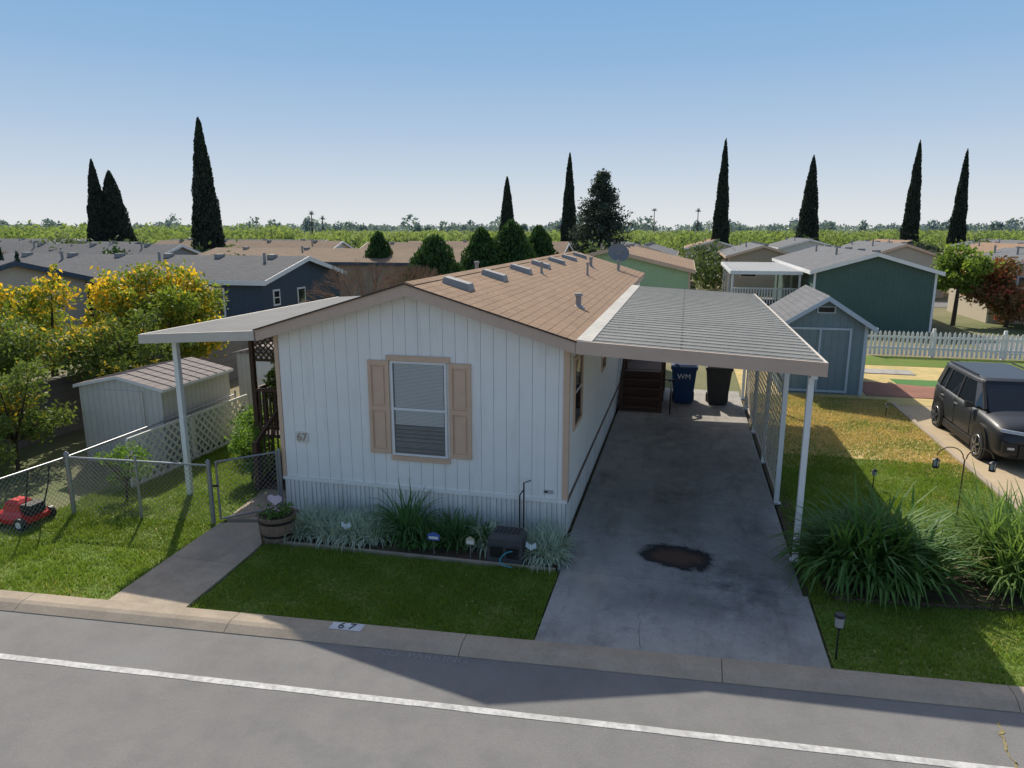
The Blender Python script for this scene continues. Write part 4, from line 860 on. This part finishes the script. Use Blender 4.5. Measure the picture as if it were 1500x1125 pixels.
for x,y,h,w in ((-23,33,4.2,2.6),(-19.8,33.5,4.0,2.2),(-30,34,4.0,2.4),(-27,35,3.8,2.0),(-40,35,4,2.5)): tree('evergreen_bush',x,y,h,w,.5,3000,.12,con,nb=9)
def twigs(name,x,y,h,w):
    b=B(); tm=mat('bare_twigs',(.26,.16,.11),(.18,.12,.08),rough=.9)
    def gr(p,d,l,r,k):
        q=p+d*l; b.cyl(p,q,r,r*.6,tm,4,caps=False)
        if k>0:
            for _ in range(3):
                dd=(d+Vector(unit(1)[0])*.55).normalized(); dd.z=abs(dd.z)*.9+.1; gr(q,dd.normalized(),l*.72,r*.6,k-1)
    for _ in range(8):
        d=Vector((random.uniform(-.6,.6)*w/h*1.3,random.uniform(-.6,.6)*w/h*1.3,1)).normalized(); gr(Vector((x,y,0)),d,h*.33,.04,4)
    b.out(name)
twigs('bare_shrub',-12.2,26.3,4.0,2.6); twigs('bare_shrub',-11.0,27.8,3.7,2.4)
def place(u,D):
    c,s=math.cos(math.radians(13.6)),math.sin(math.radians(13.6)); Xc=u*D
    return c*Xc-s*D, s*Xc+c*D
for t,D,h,w in ((-.568,80,12.3,2.6),(-.546,81,11.2,4.2),(-.419,63,14.1,2.7),(-.0065,110,12.7,2.7),(.078,100,15,2.3),(.287,85,15,2.0),(.407,95,14.2,2.9),(.548,85,14.8,2.0),(.613,90,14.4,2.0)):
    x,y=place(t,D); conetree('italian_cypress',x,y,h,w,14000,.15,cyp,power=.68,belly=.2,lump_=.45,up=2.2)
x,y=place(.123,74); e=empty('conifer_tree',(x,y,0)); b=B(); b.cyl((x,y,0),(x,y,10.4),.25,.05,BARK,8); PL=[]
for i in range(210):
    q=(i/210); z=1.5+8.7*q; r=3.2*min(1,(1-q)*1.5+.08)**.75*rng.uniform(.6,1.1); a=rng.uniform(0,6.28); b.cyl((x,y,z),(x+math.cos(a)*r,y+math.sin(a)*r,z+.25),.05,.01,BARK,4,caps=False)
    m_=int(40+75*(1-q)); k=rng.uniform(.15,1,(m_,1)); PL.append(np.array([x,y,z])+np.concatenate([k*math.cos(a)*r,k*math.sin(a)*r,.25*k],1)+rng.normal(size=(m_,3))*[.30*(1-q*.6),.30*(1-q*.6),.2])
b.out('trunk',e); quads('foliage',leafquads(np.concatenate(PL),.16,.5),leafmat('conifer_foliage',(.045,.068,.052),(.08,.11,.08),trans=.15,spec=.15),e)
bl=[]
for i in range(110):
    t=rng.uniform(-.75,.8); D=rng.uniform(50,112); x,y=place(t,D); h=rng.uniform(1.2,2.4); bl.append((np.array([x,y,h*.8]),(h*.7,h*.7,h)))
quads('park_shrubs',leafquads(blobpts(bl,26000),.22),leafmat('park_shrub_leaves',(.06,.10,.04),(.14,.19,.07),trans=.35))
# orchard
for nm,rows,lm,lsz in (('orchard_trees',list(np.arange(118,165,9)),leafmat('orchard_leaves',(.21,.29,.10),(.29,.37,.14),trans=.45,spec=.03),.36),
    ('orchard_trees',list(np.arange(168,420,24)),leafmat('orchard_leaves_hazed',(.25,.32,.19),(.31,.38,.23),trans=.45,spec=.0),.5)):  # far rows: aerial haze mixed into a paler leaf colour
    PL=[]
    for D in rows:
        dt=6.0/D if D<165 else 8/D
        for t in np.arange(-.85,.85,dt):
            x,y=place(t+rng.normal()*.2*dt,D); h=(4.6 if t>-.3 else 5.6)*rng.uniform(.9,1.1); m_=230 if D<165 else 90
            PL.append(np.array([x,y,h*.58])+unit(m_)*np.array([3.4,3.4,h*.44])*rng.uniform(.5,1,(m_,1)))
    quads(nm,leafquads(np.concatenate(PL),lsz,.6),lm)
far=leafmat('distant_leaves_hazed',(.19,.26,.30),(.23,.30,.33),trans=.35,spec=0.0); PL=[]  # pale bluish leaf colour carries the distance haze, palm fronds included
for i in range(200):
    t=rng.uniform(-.85,.85); D=rng.uniform(430,800); x,y=place(t,D); h=rng.uniform(8,13)*(1.3 if rng.random()<.15 else 1); w=rng.uniform(3,9)
    m_=140; PL.append(np.array([x,y,h*.5])+unit(m_)*np.array([w,w,h*.5])*rng.uniform(.5,1,(m_,1)))
for i in range(900):
    t=rng.uniform(-.9,.9); D=rng.uniform(600,900); x,y=place(t,D); PL.append(np.array([x,y,4])+unit(30)*np.array([9,9,rng.uniform(3.5,6)]))
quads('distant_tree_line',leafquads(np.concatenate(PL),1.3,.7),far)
for t,D,h in ((-.275,330,12),(.195,380,15),(.255,360,14),(-.26,340,10)):
    x,y=place(t,D); e=empty('palm_tree',(x,y,0)); b=B(); b.cyl((x,y,0),(x,y,h),.3,.2,BARK,6); b.out('trunk',e)
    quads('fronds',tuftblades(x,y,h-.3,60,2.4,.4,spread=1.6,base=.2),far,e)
# ------------------------------------------------------------------ light, sky, camera
sv=Vector((-.58,.95,1.0)).normalized(); el=math.asin(sv.z); az=math.atan2(sv.x,sv.y)
sd=bpy.data.lights.new('sun','SUN'); sd.energy=5.0; sd.angle=math.radians(.53); sd.color=(1.0,.93,.80)
so=bpy.data.objects.new('sun',sd); COL.objects.link(so); so.rotation_euler=sv.to_track_quat('Z','Y').to_euler(); so.location=(-20,40,40)
w=bpy.data.worlds.new('World'); S.world=w; w.use_nodes=True; nt=w.node_tree; bg=nt.nodes['Background']
sk=nt.nodes.new('ShaderNodeTexSky'); sk.sky_type='NISHITA'; sk.sun_disc=False; sk.sun_elevation=el; sk.sun_rotation=az; sk.air_density=1.0; sk.dust_density=2.0; sk.ozone_density=1.0
# morning haze: the lowest band of the sky is a smooth blue-to-pale gradient by elevation, blended into the Nishita dome above it
STR=.15
tc=nt.nodes.new('ShaderNodeTexCoord'); sp=nt.nodes.new('ShaderNodeSeparateXYZ'); L(nt,tc.outputs['Generated'],sp.inputs[0])
cr=nt.nodes.new('ShaderNodeValToRGB'); L(nt,sp.outputs[2],cr.inputs[0]); el_=cr.color_ramp.elements
el_[0].position=0; el_[0].color=(.78,.79,.79,1); el_[1].position=.45; el_[1].color=(.19,.39,.69,1)
for p_,c_ in ((.025,(.71,.75,.78)),(.07,(.58,.67,.77)),(.13,(.43,.57,.75)),(.21,(.29,.475,.72)),(.29,(.215,.42,.70))):
    q=el_.new(p_); q.color=(*c_,1)
sc=nt.nodes.new('ShaderNodeVectorMath'); sc.operation='SCALE'; L(nt,cr.outputs[0],sc.inputs[0]); sc.inputs['Scale'].default_value=1/STR
fz=ramp(nt,sp.outputs[2],.30,.48)
L(nt,mixc(nt,fz,sc.outputs[0],sk.outputs[0]),bg.inputs[0]); bg.inputs[1].default_value=STR
cd=bpy.data.cameras.new('camera'); cd.sensor_width=36; cd.lens=24.96; cd.clip_end=20000; cd.clip_start=.1
co=bpy.data.objects.new('camera',cd); COL.objects.link(co); co.location=(0,0,4.75); co.rotation_euler=(math.radians(90-12.2),0,math.radians(13.6)); S.camera=co
S.view_settings.view_transform='Standard'; S.view_settings.look='None'; S.view_settings.exposure=0
